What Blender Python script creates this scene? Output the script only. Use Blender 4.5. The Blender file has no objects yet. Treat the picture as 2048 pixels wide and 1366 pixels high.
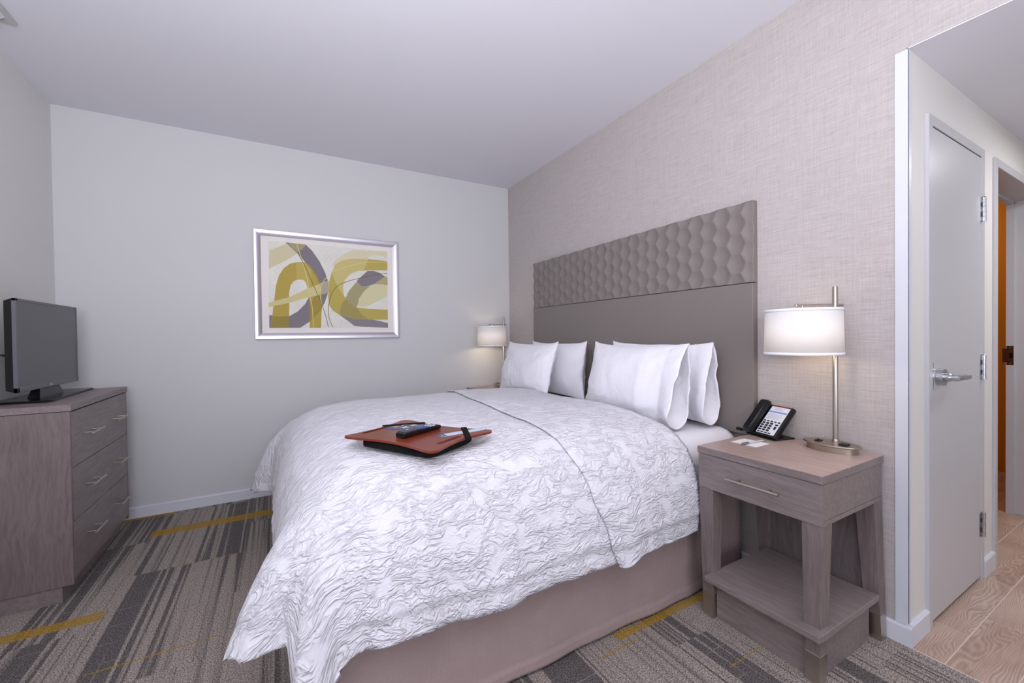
import bpy, bmesh, math, random
import numpy as np
from mathutils import Vector, Matrix, noise

random.seed(7)
SC = bpy.context.scene
COL = SC.collection
R = math.radians

# ------------------------------------------------------------------ camera, world, light, exposure
CAM_H = 1.196
X1, Y2, X3, H = 2.076, 3.706, -1.202, 2.689      # headboard wall, picture wall, left wall, ceiling
YC, HS, YN, YH = 0.631, 2.253, -2.3, -0.62        # hall wall, hall ceiling, wall behind camera, other hall wall
cam = bpy.data.cameras.new('camera')
cam.sensor_width = 36.0
cam.lens = 833.912 / 2048 * 36.0
cam.clip_start = 0.05
camo = bpy.data.objects.new('camera', cam)
COL.objects.link(camo)
_ya, _pi, _ro = R(29.56), R(-0.724), R(-0.734)
_F = Vector((math.sin(_ya) * math.cos(_pi), math.cos(_ya) * math.cos(_pi), math.sin(_pi)))
_Rt = Vector((math.cos(_ya), -math.sin(_ya), 0))
_U = _Rt.cross(_F)
_R2 = math.cos(_ro) * _Rt + math.sin(_ro) * _U
_U2 = -math.sin(_ro) * _Rt + math.cos(_ro) * _U
M = Matrix((( _R2.x, _U2.x, -_F.x, 0), (_R2.y, _U2.y, -_F.y, 0), (_R2.z, _U2.z, -_F.z, CAM_H), (0, 0, 0, 1)))
camo.matrix_world = M
SC.camera = camo

w = bpy.data.worlds.new('daylight')
SC.world = w
w.use_nodes = True
w.node_tree.nodes['Background'].inputs[0].default_value = (0.72, 0.80, 1.0, 1)
w.node_tree.nodes['Background'].inputs[1].default_value = 1.2

SC.view_settings.view_transform = 'Standard'
SC.view_settings.look = 'None'
SC.view_settings.gamma = 1
SC.view_settings.use_curve_mapping = False
SC.view_settings.exposure = 0.0


def area(name, loc, target, sx, sy, power, color):
    l = bpy.data.lights.new(name, 'AREA')
    l.shape = 'RECTANGLE'; l.size = sx; l.size_y = sy
    l.energy = power; l.color = color
    o = bpy.data.objects.new(name, l)
    COL.objects.link(o)
    o.location = loc
    o.rotation_euler = (Vector(target) - Vector(loc)).to_track_quat('-Z', 'Y').to_euler()
    return o


# bounced photo flash near the ceiling, right of and behind the camera; added fill light from an unseen window behind
area('flash_on_ceiling', (-0.25, -0.35, 1.5), (-0.15, 0.20, 2.7), 1.1, 1.1, 92, (0.945, 0.94, 1.0))
area('window_fill', (0.1, YN + 0.06, 1.45), (0.0, 1.2, 1.9), 1.9, 1.5, 30, (0.92, 0.93, 1.0))
area('hall_fill', (3.4, -0.1, HS - 0.03), (3.4, -0.1, 0), 0.4, 0.4, 13, (0.98, 0.97, 1.0))  # unseen source, added to brighten the hall


# ------------------------------------------------------------------ helpers
def lin(c):
    return tuple((x / 12.92 if x <= 0.04045 else ((x + 0.055) / 1.055) ** 2.4) for x in (v / 255 for v in c)) + (1.0,)


class NT:
    """small node graph writer"""
    def __init__(s, name):
        s.m = bpy.data.materials.new(name)
        s.m.use_nodes = True
        s.t = s.m.node_tree
        s.b = s.t.nodes['Principled BSDF']
        s.out = s.t.nodes['Material Output']

    def node(s, typ, **kw):
        n = s.t.nodes.new(typ)
        for k, v in kw.items():
            setattr(n, k, v)
        return n

    def put(s, sock, v):
        if isinstance(v, bpy.types.NodeSocket):
            s.t.links.new(v, sock)
        else:
            sock.default_value = v

    def math(s, op, a, b=0.0, c=None, clamp=False):
        n = s.node('ShaderNodeMath', operation=op, use_clamp=clamp)
        s.put(n.inputs[0], a); s.put(n.inputs[1], b)
        if c is not None:
            s.put(n.inputs[2], c)
        return n.outputs[0]

    def coord(s, kind='Object'):
        return s.node('ShaderNodeTexCoord').outputs[kind]

    def mapping(s, vec, scale=(1, 1, 1), loc=(0, 0, 0), rot=(0, 0, 0)):
        n = s.node('ShaderNodeMapping')
        s.put(n.inputs['Vector'], vec)
        n.inputs['Scale'].default_value = scale
        n.inputs['Location'].default_value = loc
        n.inputs['Rotation'].default_value = rot
        return n.outputs[0]

    def noise(s, vec, scale=5, detail=2, rough=0.5, dist=0.0, typ=None, out=0):
        n = s.node('ShaderNodeTexNoise')
        if typ:
            n.noise_type = typ
        s.put(n.inputs['Vector'], vec)
        n.inputs['Scale'].default_value = scale
        n.inputs['Detail'].default_value = detail
        n.inputs['Roughness'].default_value = rough
        n.inputs['Distortion'].default_value = dist
        return n.outputs[out]

    def sep(s, vec):
        n = s.node('ShaderNodeSeparateXYZ'); s.put(n.inputs[0], vec)
        return n.outputs

    def comb(s, x, y, z=0.0):
        n = s.node('ShaderNodeCombineXYZ')
        s.put(n.inputs[0], x); s.put(n.inputs[1], y); s.put(n.inputs[2], z)
        return n.outputs[0]

    def ramp(s, fac, stops):
        n = s.node('ShaderNodeValToRGB')
        s.put(n.inputs[0], fac)
        e = n.color_ramp.elements
        while len(e) < len(stops):
            e.new(0.5)
        for el, (p, c) in zip(e, stops):
            el.position = p; el.color = c
        return n.outputs[0]

    def mix(s, fac, a, b, mode='MIX'):
        n = s.node('ShaderNodeMix', data_type='RGBA', blend_type=mode)
        s.put(n.inputs[0], fac); s.put(n.inputs[6], a); s.put(n.inputs[7], b)
        return n.outputs[2]

    def bump(s, h, strength=0.3, dist=0.01, normal=None):
        n = s.node('ShaderNodeBump')
        n.inputs['Strength'].default_value = strength
        n.inputs['Distance'].default_value = dist
        s.put(n.inputs['Height'], h)
        if normal is not None:
            s.put(n.inputs['Normal'], normal)
        return n.outputs[0]

    def done(s, color=None, rough=None, metal=None, normal=None, spec=None, **kw):
        for k, v in (('Base Color', color), ('Roughness', rough), ('Metallic', metal), ('Normal', normal), ('Specular IOR Level', spec)):
            if v is not None:
                s.put(s.b.inputs[k], v)
        for k, v in kw.items():
            s.put(s.b.inputs[k.replace('_', ' ')], v)
        return s.m


def simple(name, rgb, rough=0.5, metal=0.0, spec=0.5, vary=0.05, scale=30):
    n = NT(name)
    f = n.noise(n.coord(), scale, 3)
    c = lin(rgb)
    d = tuple(x * (1 - vary) for x in c[:3]) + (1,)
    return n.done(color=n.mix(f, d, c), rough=rough, metal=metal, spec=spec)


def paint(name, rgb, rough=0.65, bump=0.08):
    n = NT(name)
    co = n.coord()
    f = n.noise(co, 2.0, 3)
    c = lin(rgb)
    d = tuple(x * 0.97 for x in c[:3]) + (1,)
    nb = n.bump(n.noise(co, 260, 2), bump, 0.002)
    return n.done(color=n.mix(f, d, c), rough=rough, normal=nb, spec=0.3)


def wood(name, dark, light, axis='Z', rough=0.42, stretch=14, scale=5.0, spec=0.45):
    n = NT(name)
    co = n.coord()
    sc = {'X': (1, stretch, stretch), 'Y': (stretch, 1, stretch), 'Z': (stretch, stretch, 1)}[axis]
    warp = n.noise(co, 2.4, 2, out=1)
    v = n.node('ShaderNodeVectorMath', operation='MULTIPLY_ADD')
    n.put(v.inputs[0], warp); v.inputs[1].default_value = (0.10, 0.10, 0.10); n.put(v.inputs[2], co)
    mp = n.mapping(v.outputs[0], sc)
    g1 = n.noise(mp, scale, 6, 0.62, 0.4)
    g2 = n.noise(n.mapping(co, tuple(k * 5 for k in sc)), scale, 3, 0.6)
    big = n.noise(co, 3.5, 2)
    f = n.math('ADD', n.math('MULTIPLY', g1, 0.6), n.math('ADD', n.math('MULTIPLY', g2, 0.25), n.math('MULTIPLY', big, 0.18)))
    c = n.ramp(f, [(0.36, lin(dark)), (0.66, lin(light))])
    nb = n.bump(g2, 0.06, 0.001)
    return n.done(color=c, rough=rough, normal=nb, spec=spec)


def metal(name, rgb, rough=0.3, stretch=(1, 1, 60)):
    n = NT(name)
    g = n.noise(n.mapping(n.coord(), stretch), 30, 3)
    c = lin(rgb)
    d = tuple(x * 0.86 for x in c[:3]) + (1,)
    r = n.math('ADD', n.math('MULTIPLY', g, 0.16), rough - 0.08)
    return n.done(color=n.mix(g, d, c), rough=r, metal=1.0)


def link(o, parent=None):
    COL.objects.link(o)
    if parent is not None:
        o.parent = parent
    return o


def tag(o, label=None, cat=None, group=None, kind=None):
    if label: o['label'] = label
    if cat: o['category'] = cat
    if group: o['group'] = group
    if kind: o['kind'] = kind
    return o


def thing(name, loc, label, cat, group=None, rz=0.0):
    o = bpy.data.objects.new(name, None)
    o.empty_display_size = 0.05
    o.location = loc
    o.rotation_euler = (0, 0, rz)
    COL.objects.link(o)
    return tag(o, label, cat, group)


def build(name, bm, mats, parent=None, loc=(0, 0, 0), smooth=False, angle=None):
    me = bpy.data.meshes.new(name)
    bmesh.ops.recalc_face_normals(bm, faces=bm.faces)
    bm.to_mesh(me); bm.free()
    for m in (mats if isinstance(mats, (list, tuple)) else [mats]):
        me.materials.append(m)
    if smooth:
        for p in me.polygons:
            p.use_smooth = True
        if angle is not None:
            me.set_sharp_from_angle(angle=R(angle))
    o = bpy.data.objects.new(name, me)
    o.location = loc
    return link(o, parent)


def box(bm, x0, x1, y0, y1, z0, z1, bev=0.0, seg=2, mi=0):
    t = bmesh.new()
    vs = [t.verts.new((x, y, z)) for x in (x0, x1) for y in (y0, y1) for z in (z0, z1)]
    for f in ((0, 1, 3, 2), (4, 6, 7, 5), (0, 4, 5, 1), (2, 3, 7, 6), (0, 2, 6, 4), (1, 5, 7, 3)):
        t.faces.new([vs[i] for i in f])
    if bev > 0:
        bmesh.ops.bevel(t, geom=t.edges[:], offset=bev, segments=seg, affect='EDGES', profile=0.5)
    merge(bm, t, mi)


def merge(bm, t, mi=0, mat=None):
    mp = {}
    for v in t.verts:
        mp[v] = bm.verts.new(mat @ v.co if mat is not None else v.co)
    for f in t.faces:
        try:
            nf = bm.faces.new([mp[v] for v in f.verts])
            nf.material_index = mi if mi else f.material_index
            nf.smooth = f.smooth
        except ValueError:
            pass
    t.free()


def hexa(bm, lo, hi, mi=0):
    """solid between two rectangles lo/hi = list of 4 points each (bottom, top)"""
    a = [bm.verts.new(p) for p in lo]; b = [bm.verts.new(p) for p in hi]
    bm.faces.new(a[::-1]).material_index = mi
    bm.faces.new(b).material_index = mi
    for i in range(4):
        bm.faces.new((a[i], a[(i + 1) % 4], b[(i + 1) % 4], b[i])).material_index = mi


def tube(bm, pts, r, n=12, caps=True, mi=0):
    pts = [Vector(p) for p in pts]
    rs = r if isinstance(r, (list, tuple)) else [r] * len(pts)
    rings = []
    ref = None
    for i, p in enumerate(pts):
        d = (pts[min(i + 1, len(pts) - 1)] - pts[max(i - 1, 0)]).normalized()
        if ref is None:
            ref = d.orthogonal().normalized()
        ref = (ref - d * ref.dot(d)).normalized()
        b = d.cross(ref)
        rings.append([bm.verts.new(p + (ref * math.cos(2 * math.pi * k / n) + b * math.sin(2 * math.pi * k / n)) * rs[i]) for k in range(n)])
    for a, c in zip(rings, rings[1:]):
        for k in range(n):
            f = bm.faces.new((a[k], a[(k + 1) % n], c[(k + 1) % n], c[k]))
            f.material_index = mi
    if caps:
        bm.faces.new(rings[0][::-1]).material_index = mi
        bm.faces.new(rings[-1]).material_index = mi


def lathe(bm, prof, n=40, cx=0, cy=0, sx=1.0, sy=1.0, closed_top=True, closed_bottom=True, rot=0.0):
    rings = []
    for r, z in prof:
        ring = []
        for k in range(n):
            a = 2 * math.pi * k / n
            x, y = r * sx * math.cos(a), r * sy * math.sin(a)
            ring.append(bm.verts.new((cx + x * math.cos(rot) - y * math.sin(rot), cy + x * math.sin(rot) + y * math.cos(rot), z)))
        rings.append(ring)
    for a, c in zip(rings, rings[1:]):
        for k in range(n):
            bm.faces.new((a[k], a[(k + 1) % n], c[(k + 1) % n], c[k]))
    if closed_bottom:
        bm.faces.new(rings[0][::-1])
    if closed_top:
        bm.faces.new(rings[-1])


def prism(bm, pts, z0, z1, mi=0):
    a = [bm.verts.new((p[0], p[1], z0)) for p in pts]
    b = [bm.verts.new((p[0], p[1], z1)) for p in pts]
    bm.faces.new(a[::-1]).material_index = mi
    bm.faces.new(b).material_index = mi
    n = len(pts)
    for i in range(n):
        bm.faces.new((a[i], a[(i + 1) % n], b[(i + 1) % n], b[i])).material_index = mi


def curve_pts(pts, per=8, closed=False):
    """Catmull-Rom through pts"""
    P = [Vector(p) for p in pts]
    n = len(P); out = []
    rng = range(n if closed else n - 1)
    for i in rng:
        p0 = P[(i - 1) % n] if closed or i > 0 else P[0]
        p1 = P[i]; p2 = P[(i + 1) % n]
        p3 = P[(i + 2) % n] if closed or i + 2 < n else P[-1]
        for k in range(per):
            t = k / per
            out.append(0.5 * ((2 * p1) + (p2 - p0) * t + (2 * p0 - 5 * p1 + 4 * p2 - p3) * t * t + (3 * p1 - p0 - 3 * p2 + p3) * t ** 3))
    if not closed:
        out.append(P[-1])
    return out


def grid_obj(name, V, mats, parent=None, loc=(0, 0, 0), uv=None, smooth=True, wrap=False, flip=False, drop=None):
    """V: (n,m,3) array"""
    V = np.asarray(V, float)
    n, m = V.shape[:2]
    me = bpy.data.meshes.new(name)
    fs = []
    for i in range(n - 1):
        for j in range(m if wrap else m - 1):
            j2 = (j + 1) % m
            if drop is not None and drop[i, j] and drop[i + 1, j] and drop[i + 1, j2] and drop[i, j2]:
                continue
            q = (i * m + j, (i + 1) * m + j, (i + 1) * m + j2, i * m + j2)
            fs.append(q[::-1] if flip else q)
    me.from_pydata((V - np.array(loc)).reshape(-1, 3).tolist(), [], fs)
    if uv is not None:
        l = me.uv_layers.new(name='cloth')
        U = np.asarray(uv, float).reshape(-1, 2)
        idx = np.empty(len(me.loops), int); me.loops.foreach_get('vertex_index', idx)
        l.data.foreach_set('uv', U[idx].ravel())
    for mm in (mats if isinstance(mats, (list, tuple)) else [mats]):
        me.materials.append(mm)
    if smooth:
        me.polygons.foreach_set('use_smooth', [True] * len(me.polygons))
    o = bpy.data.objects.new(name, me)
    o.location = loc
    return link(o, parent)


def struct(name, bm, m, parent=None, smooth=False):
    o = build(name, bm, m, parent, smooth=smooth)
    if parent is None:
        tag(o, kind='structure')
    return o


def one_box(*a, **k):
    bm = bmesh.new(); box(bm, *a, **k); return bm


def text_bm(s, size, mat, depth=0.0004):
    cu = bpy.data.curves.new('lettering', 'FONT')
    cu.body = s; cu.size = size; cu.align_x = 'CENTER'; cu.align_y = 'CENTER'; cu.extrude = depth
    cu.resolution_u = 2
    o = bpy.data.objects.new('lettering', cu)
    COL.objects.link(o)
    dg = bpy.context.evaluated_depsgraph_get()
    me = bpy.data.meshes.new_from_object(o.evaluated_get(dg))
    bm = bmesh.new(); bm.from_mesh(me)
    bm.transform(mat)
    COL.objects.unlink(o); bpy.data.objects.remove(o); bpy.data.meshes.remove(me); bpy.data.curves.remove(cu)
    return bm


# ------------------------------------------------------------------ materials
M_ceiling = paint('ceiling_paint', (226, 225, 233))
M_grey_wall = paint('pale_grey_wall_paint', (206, 206, 207))
M_left_wall = paint('left_wall_paint', (224, 224, 222))
M_hall_wall = paint('hall_cream_paint', (222, 220, 217))
M_white = paint('white_trim_paint', (215, 217, 226), rough=0.35, bump=0.0)
M_door = paint('grey_door_paint', (194, 194, 198), rough=0.32, bump=0.02)
M_amber = paint('amber_wall_paint', (206, 138, 40), rough=0.6)


def wallpaper():
    n = NT('woven_wallpaper')
    co = n.coord()
    a = n.noise(n.mapping(co, (1, 14, 420)), 1.0, 3, 0.7)      # horizontal threads (along y)
    a2 = n.noise(n.mapping(co, (1, 5, 150)), 1.0, 3, 0.6)
    b = n.noise(n.mapping(co, (1, 430, 14)), 1.0, 3, 0.7)      # vertical threads
    b2 = n.noise(n.mapping(co, (1, 120, 3)), 1.0, 2, 0.6)
    h = n.math('ADD', n.math('ADD', n.math('MULTIPLY', a, 0.42), n.math('MULTIPLY', a2, 0.22)), n.math('ADD', n.math('MULTIPLY', b, 0.32), n.math('MULTIPLY', b2, 0.12)))
    c = n.ramp(h, [(0.32, lin((148, 140, 136))), (0.50, lin((180, 173, 171))), (0.68, lin((200, 195, 195)))])
    tint = n.noise(n.mapping(co, (1, 30, 60)), 1.0, 2)
    c2 = n.mix(n.math('MULTIPLY', tint, 0.22), c, lin((192, 180, 178)))
    return n.done(color=c2, rough=0.7, normal=n.bump(h, 0.25, 0.002), spec=0.25)


M_wallpaper = wallpaper()


def carpet():
    n = NT('striped_carpet')
    co = n.coord()
    x, y, z = n.sep(co)
    # modules of the carpet: 0.5 m wide, 1 m long, every column shifted
    mx = n.math('FLOOR', n.math('DIVIDE', n.math('ADD', x, 0.19), 0.5))
    sh = n.math('MULTIPLY', n.math('MODULO', n.math('ADD', mx, 40.0), 2.0), 0.43)
    my = n.math('FLOOR', n.math('DIVIDE', n.math('ADD', n.math('ADD', y, sh), 0.22), 0.86))
    wn = n.node('ShaderNodeTexWhiteNoise', noise_dimensions='2D')
    n.put(wn.inputs['Vector'], n.comb(mx, my))
    rnd = wn.outputs[0]
    fine = n.noise(co, 210, 1)
    fine2 = n.noise(n.mapping(co, (420, 60, 1)), 1.0, 2)
    xw = n.math('ADD', x, n.math('MULTIPLY', n.math('SUBTRACT', fine2, 0.5), 0.012))
    off = n.math('MULTIPLY', rnd, 17.3)
    s1 = n.noise(n.comb(n.math('MULTIPLY', n.math('ADD', xw, off), 34.0), n.math('MULTIPLY', y, 0.16)), 1.0, 1, 0.6)
    s2 = n.noise(n.comb(n.math('MULTIPLY', n.math('ADD', xw, n.math('ADD', off, 5.0)), 88.0), n.math('MULTIPLY', y, 0.7)), 1.0, 1, 0.5)
    dens = n.noise(n.comb(n.math('MULTIPLY', n.math('ADD', x, n.math('MULTIPLY', off, 1.7)), 5.2), n.math('MULTIPLY', y, 0.35)), 1.0, 0)
    t = n.math('ADD', n.math('MULTIPLY', s1, 0.62), n.math('ADD', n.math('MULTIPLY', s2, 0.38), n.math('MULTIPLY', n.math('SUBTRACT', dens, 0.5), 0.62)))
    dark = n.math('MULTIPLY', n.math('SUBTRACT', t, 0.505), 16.0, clamp=True)
    # tweedy flecks
    fl = n.math('MULTIPLY', n.math('SUBTRACT', n.math('ADD', n.math('MULTIPLY', fine, 0.7), n.math('MULTIPLY', n.noise(co, 480, 0), 0.4)), 0.46), 6.0, clamp=True)
    loop_ = n.noise(n.mapping(co, (240, 560, 1)), 1.0, 1)
    light_c = n.mix(fl, lin((104, 98, 94)), lin((190, 178, 168)))
    dark_c = n.mix(fl, lin((64, 61, 62)), lin((124, 117, 115)))
    s3 = n.noise(n.comb(n.math('MULTIPLY', n.math('ADD', xw, n.math('ADD', off, 9.0)), 52.0), n.math('MULTIPLY', y, 0.4)), 1.0, 1)
    mid = n.math('MULTIPLY', n.math('SUBTRACT', n.math('ADD', s3, n.math('MULTIPLY', loop_, 0.55)), 0.84), 7.0, clamp=True)
    dark = n.math('MAXIMUM', dark, n.math('MULTIPLY', mid, 0.75))
    c = n.mix(dark, light_c, dark_c)
    # thin cross threads along x
    yl = n.math('ADD', n.math('ADD', y, n.math('MULTIPLY', rnd, 0.31)), n.math('MULTIPLY', n.noise(n.mapping(co, (0.6, 0.2, 1)), 1.0, 0), 0.01))
    saw = n.math('ABSOLUTE', n.math('SUBTRACT', n.math('FRACT', n.math('DIVIDE', yl, 0.125)), 0.5))
    ln = n.math('LESS_THAN', saw, 0.012)
    brk = n.math('MULTIPLY', n.math('SUBTRACT', n.noise(n.mapping(co, (5.0, 14, 1)), 1.0, 1), 0.46), 8.0, clamp=True)
    c = n.mix(n.math('MULTIPLY', n.math('MULTIPLY', ln, brk), 0.55), c, n.mix(dark, lin((100, 95, 91)), lin((172, 164, 156))))
    # gold insets: x0, x1, y0, y1, strength
    gold_tex = n.noise(n.mapping(co, (9, 300, 1)), 1.0, 2)
    gmask = None
    for x0, x1, y0, y1, st in ((-1.3, -0.675, 2.425, 2.495, 1.0), (-0.69, 0.10, 3.285, 3.385, 1.0), (1.15, 1.82, 1.205, 1.245, 1.0),
                               (-1.2, -0.62, 3.655, 3.70, 0.9), (-0.62, -0.22, 2.045, 2.055, 0.75), (1.03, 1.22, 1.17, 1.178, 0.8),
                               (1.87, 1.99, 0.44, 0.452, 0.9), (-0.16, 0.3, 1.50, 1.507, 0.6), (1.40, 1.62, 0.905, 0.912, 0.7), (-0.45, -0.1, 2.78, 2.787, 0.5)):
        k = n.math('MULTIPLY', n.math('MULTIPLY', n.math('GREATER_THAN', x, x0), n.math('LESS_THAN', xw, x1)),
                   n.math('MULTIPLY', n.math('GREATER_THAN', y, y0), n.math('LESS_THAN', y, y1)))
        k = n.math('MULTIPLY', k, st)
        gmask = k if gmask is None else n.math('MAXIMUM', gmask, k)
    gf = n.math('MULTIPLY', gmask, n.math('MULTIPLY', n.math('SUBTRACT', n.math('ADD', gold_tex, n.math('MULTIPLY', fl, 0.22)), 0.44), 5.0, clamp=True))
    c = n.mix(gf, c, n.mix(fl, lin((150, 116, 30)), lin((190, 150, 52))))
    nb = n.bump(n.math('ADD', fine, n.math('MULTIPLY', loop_, 0.6)), 0.6, 0.004)
    return n.done(color=c, rough=0.95, normal=nb, spec=0.1)


M_carpet = carpet()


def tile_mat():
    n = NT('wood_look_tile')
    co = n.coord()
    rnd = n.node('ShaderNodeObjectInfo').outputs['Random']
    v = n.node('ShaderNodeVectorMath', operation='ADD')
    n.put(v.inputs[0], co); n.put(v.inputs[1], n.comb(n.math('MULTIPLY', rnd, 31.0), n.math('MULTIPLY', rnd, 17.0), rnd))
    warp = n.noise(n.mapping(v.outputs[0], (2.2, 7, 1)), 1.0, 2, out=1)
    vv = n.node('ShaderNodeVectorMath', operation='MULTIPLY_ADD')
    n.put(vv.inputs[0], warp); vv.inputs[1].default_value = (0.5, 0.22, 0); n.put(vv.inputs[2], v.outputs[0])
    wv = n.node('ShaderNodeTexWave', wave_type='BANDS', bands_direction='Y')
    n.put(wv.inputs['Vector'], vv.outputs[0])
    wv.inputs['Scale'].default_value = 34; wv.inputs['Distortion'].default_value = 1.6
    wv.inputs['Detail'].default_value = 2; wv.inputs['Detail Scale'].default_value = 1.2
    g = n.noise(n.mapping(v.outputs[0], (10, 110, 1)), 1.0, 4, 0.65)
    patch = n.noise(n.mapping(v.outputs[0], (3, 6, 1)), 1.0, 1)
    f = n.math('ADD', n.math('MULTIPLY', n.math('MULTIPLY', wv.outputs[1], 0.46), patch), n.math('ADD', n.math('MULTIPLY', g, 0.35), n.math('MULTIPLY', patch, 0.35)))
    c = n.ramp(f, [(0.18, lin((146, 120, 104))), (0.46, lin((186, 161, 145))), (0.72, lin((206, 186, 171)))])
    return n.done(color=c, rough=0.38, normal=n.bump(g, 0.08, 0.001), spec=0.4)


M_tile = tile_mat()
M_grout = paint('cream_grout', (214, 200, 190), rough=0.9)
M_wood_v = wood('grey_brown_wood_upright_grain', (102, 91, 90), (134, 121, 119), 'Z')  # same wood as the level grain; darker tone holds the sides' shade
M_wood_y = wood('grey_brown_wood_level_grain', (114, 103, 102), (146, 134, 132), 'Y')
M_wood_top = wood('pinkish_laminate_lit_top', (154, 132, 124), (192, 170, 161), 'Y', rough=0.36, stretch=20)  # pinker laminate, its paleness also holds the light falling from above
M_wood_dim = wood('grey_brown_wood_back_panel', (96, 87, 87), (124, 113, 112), 'Z')
M_nickel = metal('brushed_nickel', (196, 188, 178), 0.32)
M_nickel_base = metal('brushed_nickel_base', (186, 174, 160), 0.34, (60, 4, 4))
M_steel = metal('satin_steel', (198, 199, 205), 0.28, (1, 1, 40))
M_bronze = metal('dark_bronze', (96, 66, 46), 0.38)
M_silver_frame = metal('silver_leaf_frame', (206, 201, 210), 0.36, (1, 50, 50))
M_black = simple('black_plastic', (14, 14, 16), 0.35)
M_black_soft = simple('black_fabric', (12, 12, 14), 0.85, spec=0.2)
M_gap_shade = simple('gap_shade', (20, 18, 18), 0.9, spec=0.1)  # near-black put where gaps, seams and slots are only shaded
M_tv_bezel = simple('gunmetal_bezel', (104, 102, 110), 0.35, metal=0.35)
M_screen = simple('switched_off_screen', (66, 65, 71), 0.30, spec=0.9, vary=0.01)  # base grey lifted to stand in for the room's reflection
M_cherry = wood('cherry_red_board', (108, 40, 22), (138, 56, 32), 'X', rough=0.28, stretch=6)
M_taupe = simple('taupe_leatherette', (130, 122, 119), 0.46, spec=0.4, vary=0.03, scale=120)
M_paper = simple('white_paper', (240, 240, 242), 0.7)


def cloth_plain(name, rgb, scale=7.0, strength=0.25):
    n = NT(name)
    co = n.coord()
    h = n.noise(n.mapping(co, (1.0, 1.0, 1.6)), scale, 4, 0.6, 1.6)
    weave = n.noise(co, 600, 1)
    nb = n.bump(h, strength, 0.02)
    nb2 = n.bump(weave, 0.06, 0.001, nb)
    return n.done(color=lin(rgb), rough=0.85, normal=nb2, spec=0.15, Sheen_Weight=0.1)


M_sheet = cloth_plain('white_cotton_sheet', (238, 237, 243), 5.0, 0.12)
M_pillow = cloth_plain('white_pillowcase', (239, 238, 245), 5.0, 0.4)


def matelasse():
    n = NT('white_puckered_duvet')
    uv = n.node('ShaderNodeUVMap', uv_map='cloth').outputs[0]
    warp = n.noise(uv, 9.0, 2, out=1)
    vv = n.node('ShaderNodeVectorMath', operation='MULTIPLY_ADD')
    n.put(vv.inputs[0], warp); vv.inputs[1].default_value = (0.085, 0.085, 0); n.put(vv.inputs[2], uv)
    vo = n.node('ShaderNodeTexVoronoi', feature='DISTANCE_TO_EDGE')
    n.put(vo.inputs['Vector'], n.mapping(vv.outputs[0], (1.0, 1.5, 1)))
    vo.inputs['Scale'].default_value = 11.0
    vein = n.math('SUBTRACT', 1.0, n.math('MULTIPLY', vo.outputs[0], 11.0, clamp=True))
    rid = n.noise(n.mapping(vv.outputs[0], (0.50, 1.25, 1)), 30.0, 2, 0.5, 0.9)
    r1 = n.math('POWER', n.math('SUBTRACT', 1.0, n.math('MULTIPLY', n.math('ABSOLUTE', n.math('SUBTRACT', rid, 0.5)), 6.5, clamp=True)), 1.6)
    rid2 = n.noise(n.mapping(vv.outputs[0], (0.55, 1.3, 1), loc=(3, 7, 0)), 46.0, 1, 0.5, 0.7)
    r2 = n.math('POWER', n.math('SUBTRACT', 1.0, n.math('MULTIPLY', n.math('ABSOLUTE', n.math('SUBTRACT', rid2, 0.5)), 5.5, clamp=True)), 1.6)
    gate = n.math('MULTIPLY', n.math('SUBTRACT', n.noise(vv.outputs[0], 15.0, 0), 0.28), 6.0, clamp=True)
    h = n.math('MULTIPLY', n.math('ADD', r1, n.math('MULTIPLY', r2, 0.6)), n.math('ADD', n.math('MULTIPLY', gate, 0.85), 0.15))
    h = n.math('ADD', h, n.math('MULTIPLY', vein, 0.12))
    nb = n.bump(h, 0.8, 0.0056)
    return n.done(color=lin((232, 231, 238)), rough=0.8, normal=nb, spec=0.2, Sheen_Weight=0.1)


M_duvet = matelasse()


def skirt_mat():
    n = NT('mauve_quilted_skirt')
    co = n.coord()
    x, y, z = n.sep(co)
    wob = n.math('MULTIPLY', n.noise(co, 9.0, 2), 0.018)
    def lines(v, p):
        return n.math('SUBTRACT', 1.0, n.math('MULTIPLY', n.math('ABSOLUTE', n.math('SUBTRACT', n.math('FRACT', n.math('DIVIDE', n.math('ADD', v, wob), p)), 0.5)), 12.0, clamp=True))
    l = n.math('MAXIMUM', lines(n.math('ADD', x, y), 0.030), lines(z, 0.030))
    nb = n.bump(n.math('MULTIPLY', l, -1.0), 0.35, 0.0015)
    nb = n.bump(n.noise(co, 60, 2), 0.15, 0.003, nb)
    c = n.mix(n.noise(co, 14, 3), lin((156, 137, 135)), lin((170, 150, 147)))
    c = n.mix(n.math('MULTIPLY', l, 0.22), c, lin((170, 152, 150)))
    return n.done(color=c, rough=0.62, normal=nb, spec=0.3, Sheen_Weight=0.15)


M_skirt = skirt_mat()
M_shade = None


def shade_mat():
    n = NT('white_lampshade_fabric')
    t = n.node('ShaderNodeBsdfTranslucent'); t.inputs[0].default_value = lin((250, 246, 240))
    d = n.node('ShaderNodeBsdfDiffuse'); d.inputs[0].default_value = lin((250, 249, 250))
    mx = n.node('ShaderNodeMixShader'); mx.inputs[0].default_value = 0.30
    n.t.links.new(d.outputs[0], mx.inputs[1]); n.t.links.new(t.outputs[0], mx.inputs[2])
    nb = n.bump(n.noise(n.mapping(n.coord(), (300, 300, 900)), 1.0, 1), 0.1, 0.001)
    n.put(d.inputs['Normal'], nb)
    n.t.links.new(mx.outputs[0], n.out.inputs[0])
    return n.m


M_shade = shade_mat()
M_shade_band = simple('white_lampshade_tape', (246, 246, 250), 0.8, vary=0.02)
M_bulb = NT('frosted_bulb')
M_bulb.b.inputs['Emission Color'].default_value = (1.0, 0.78, 0.5, 1)
M_bulb.b.inputs['Emission Strength'].default_value = 6.0
M_bulb = M_bulb.m

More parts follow.
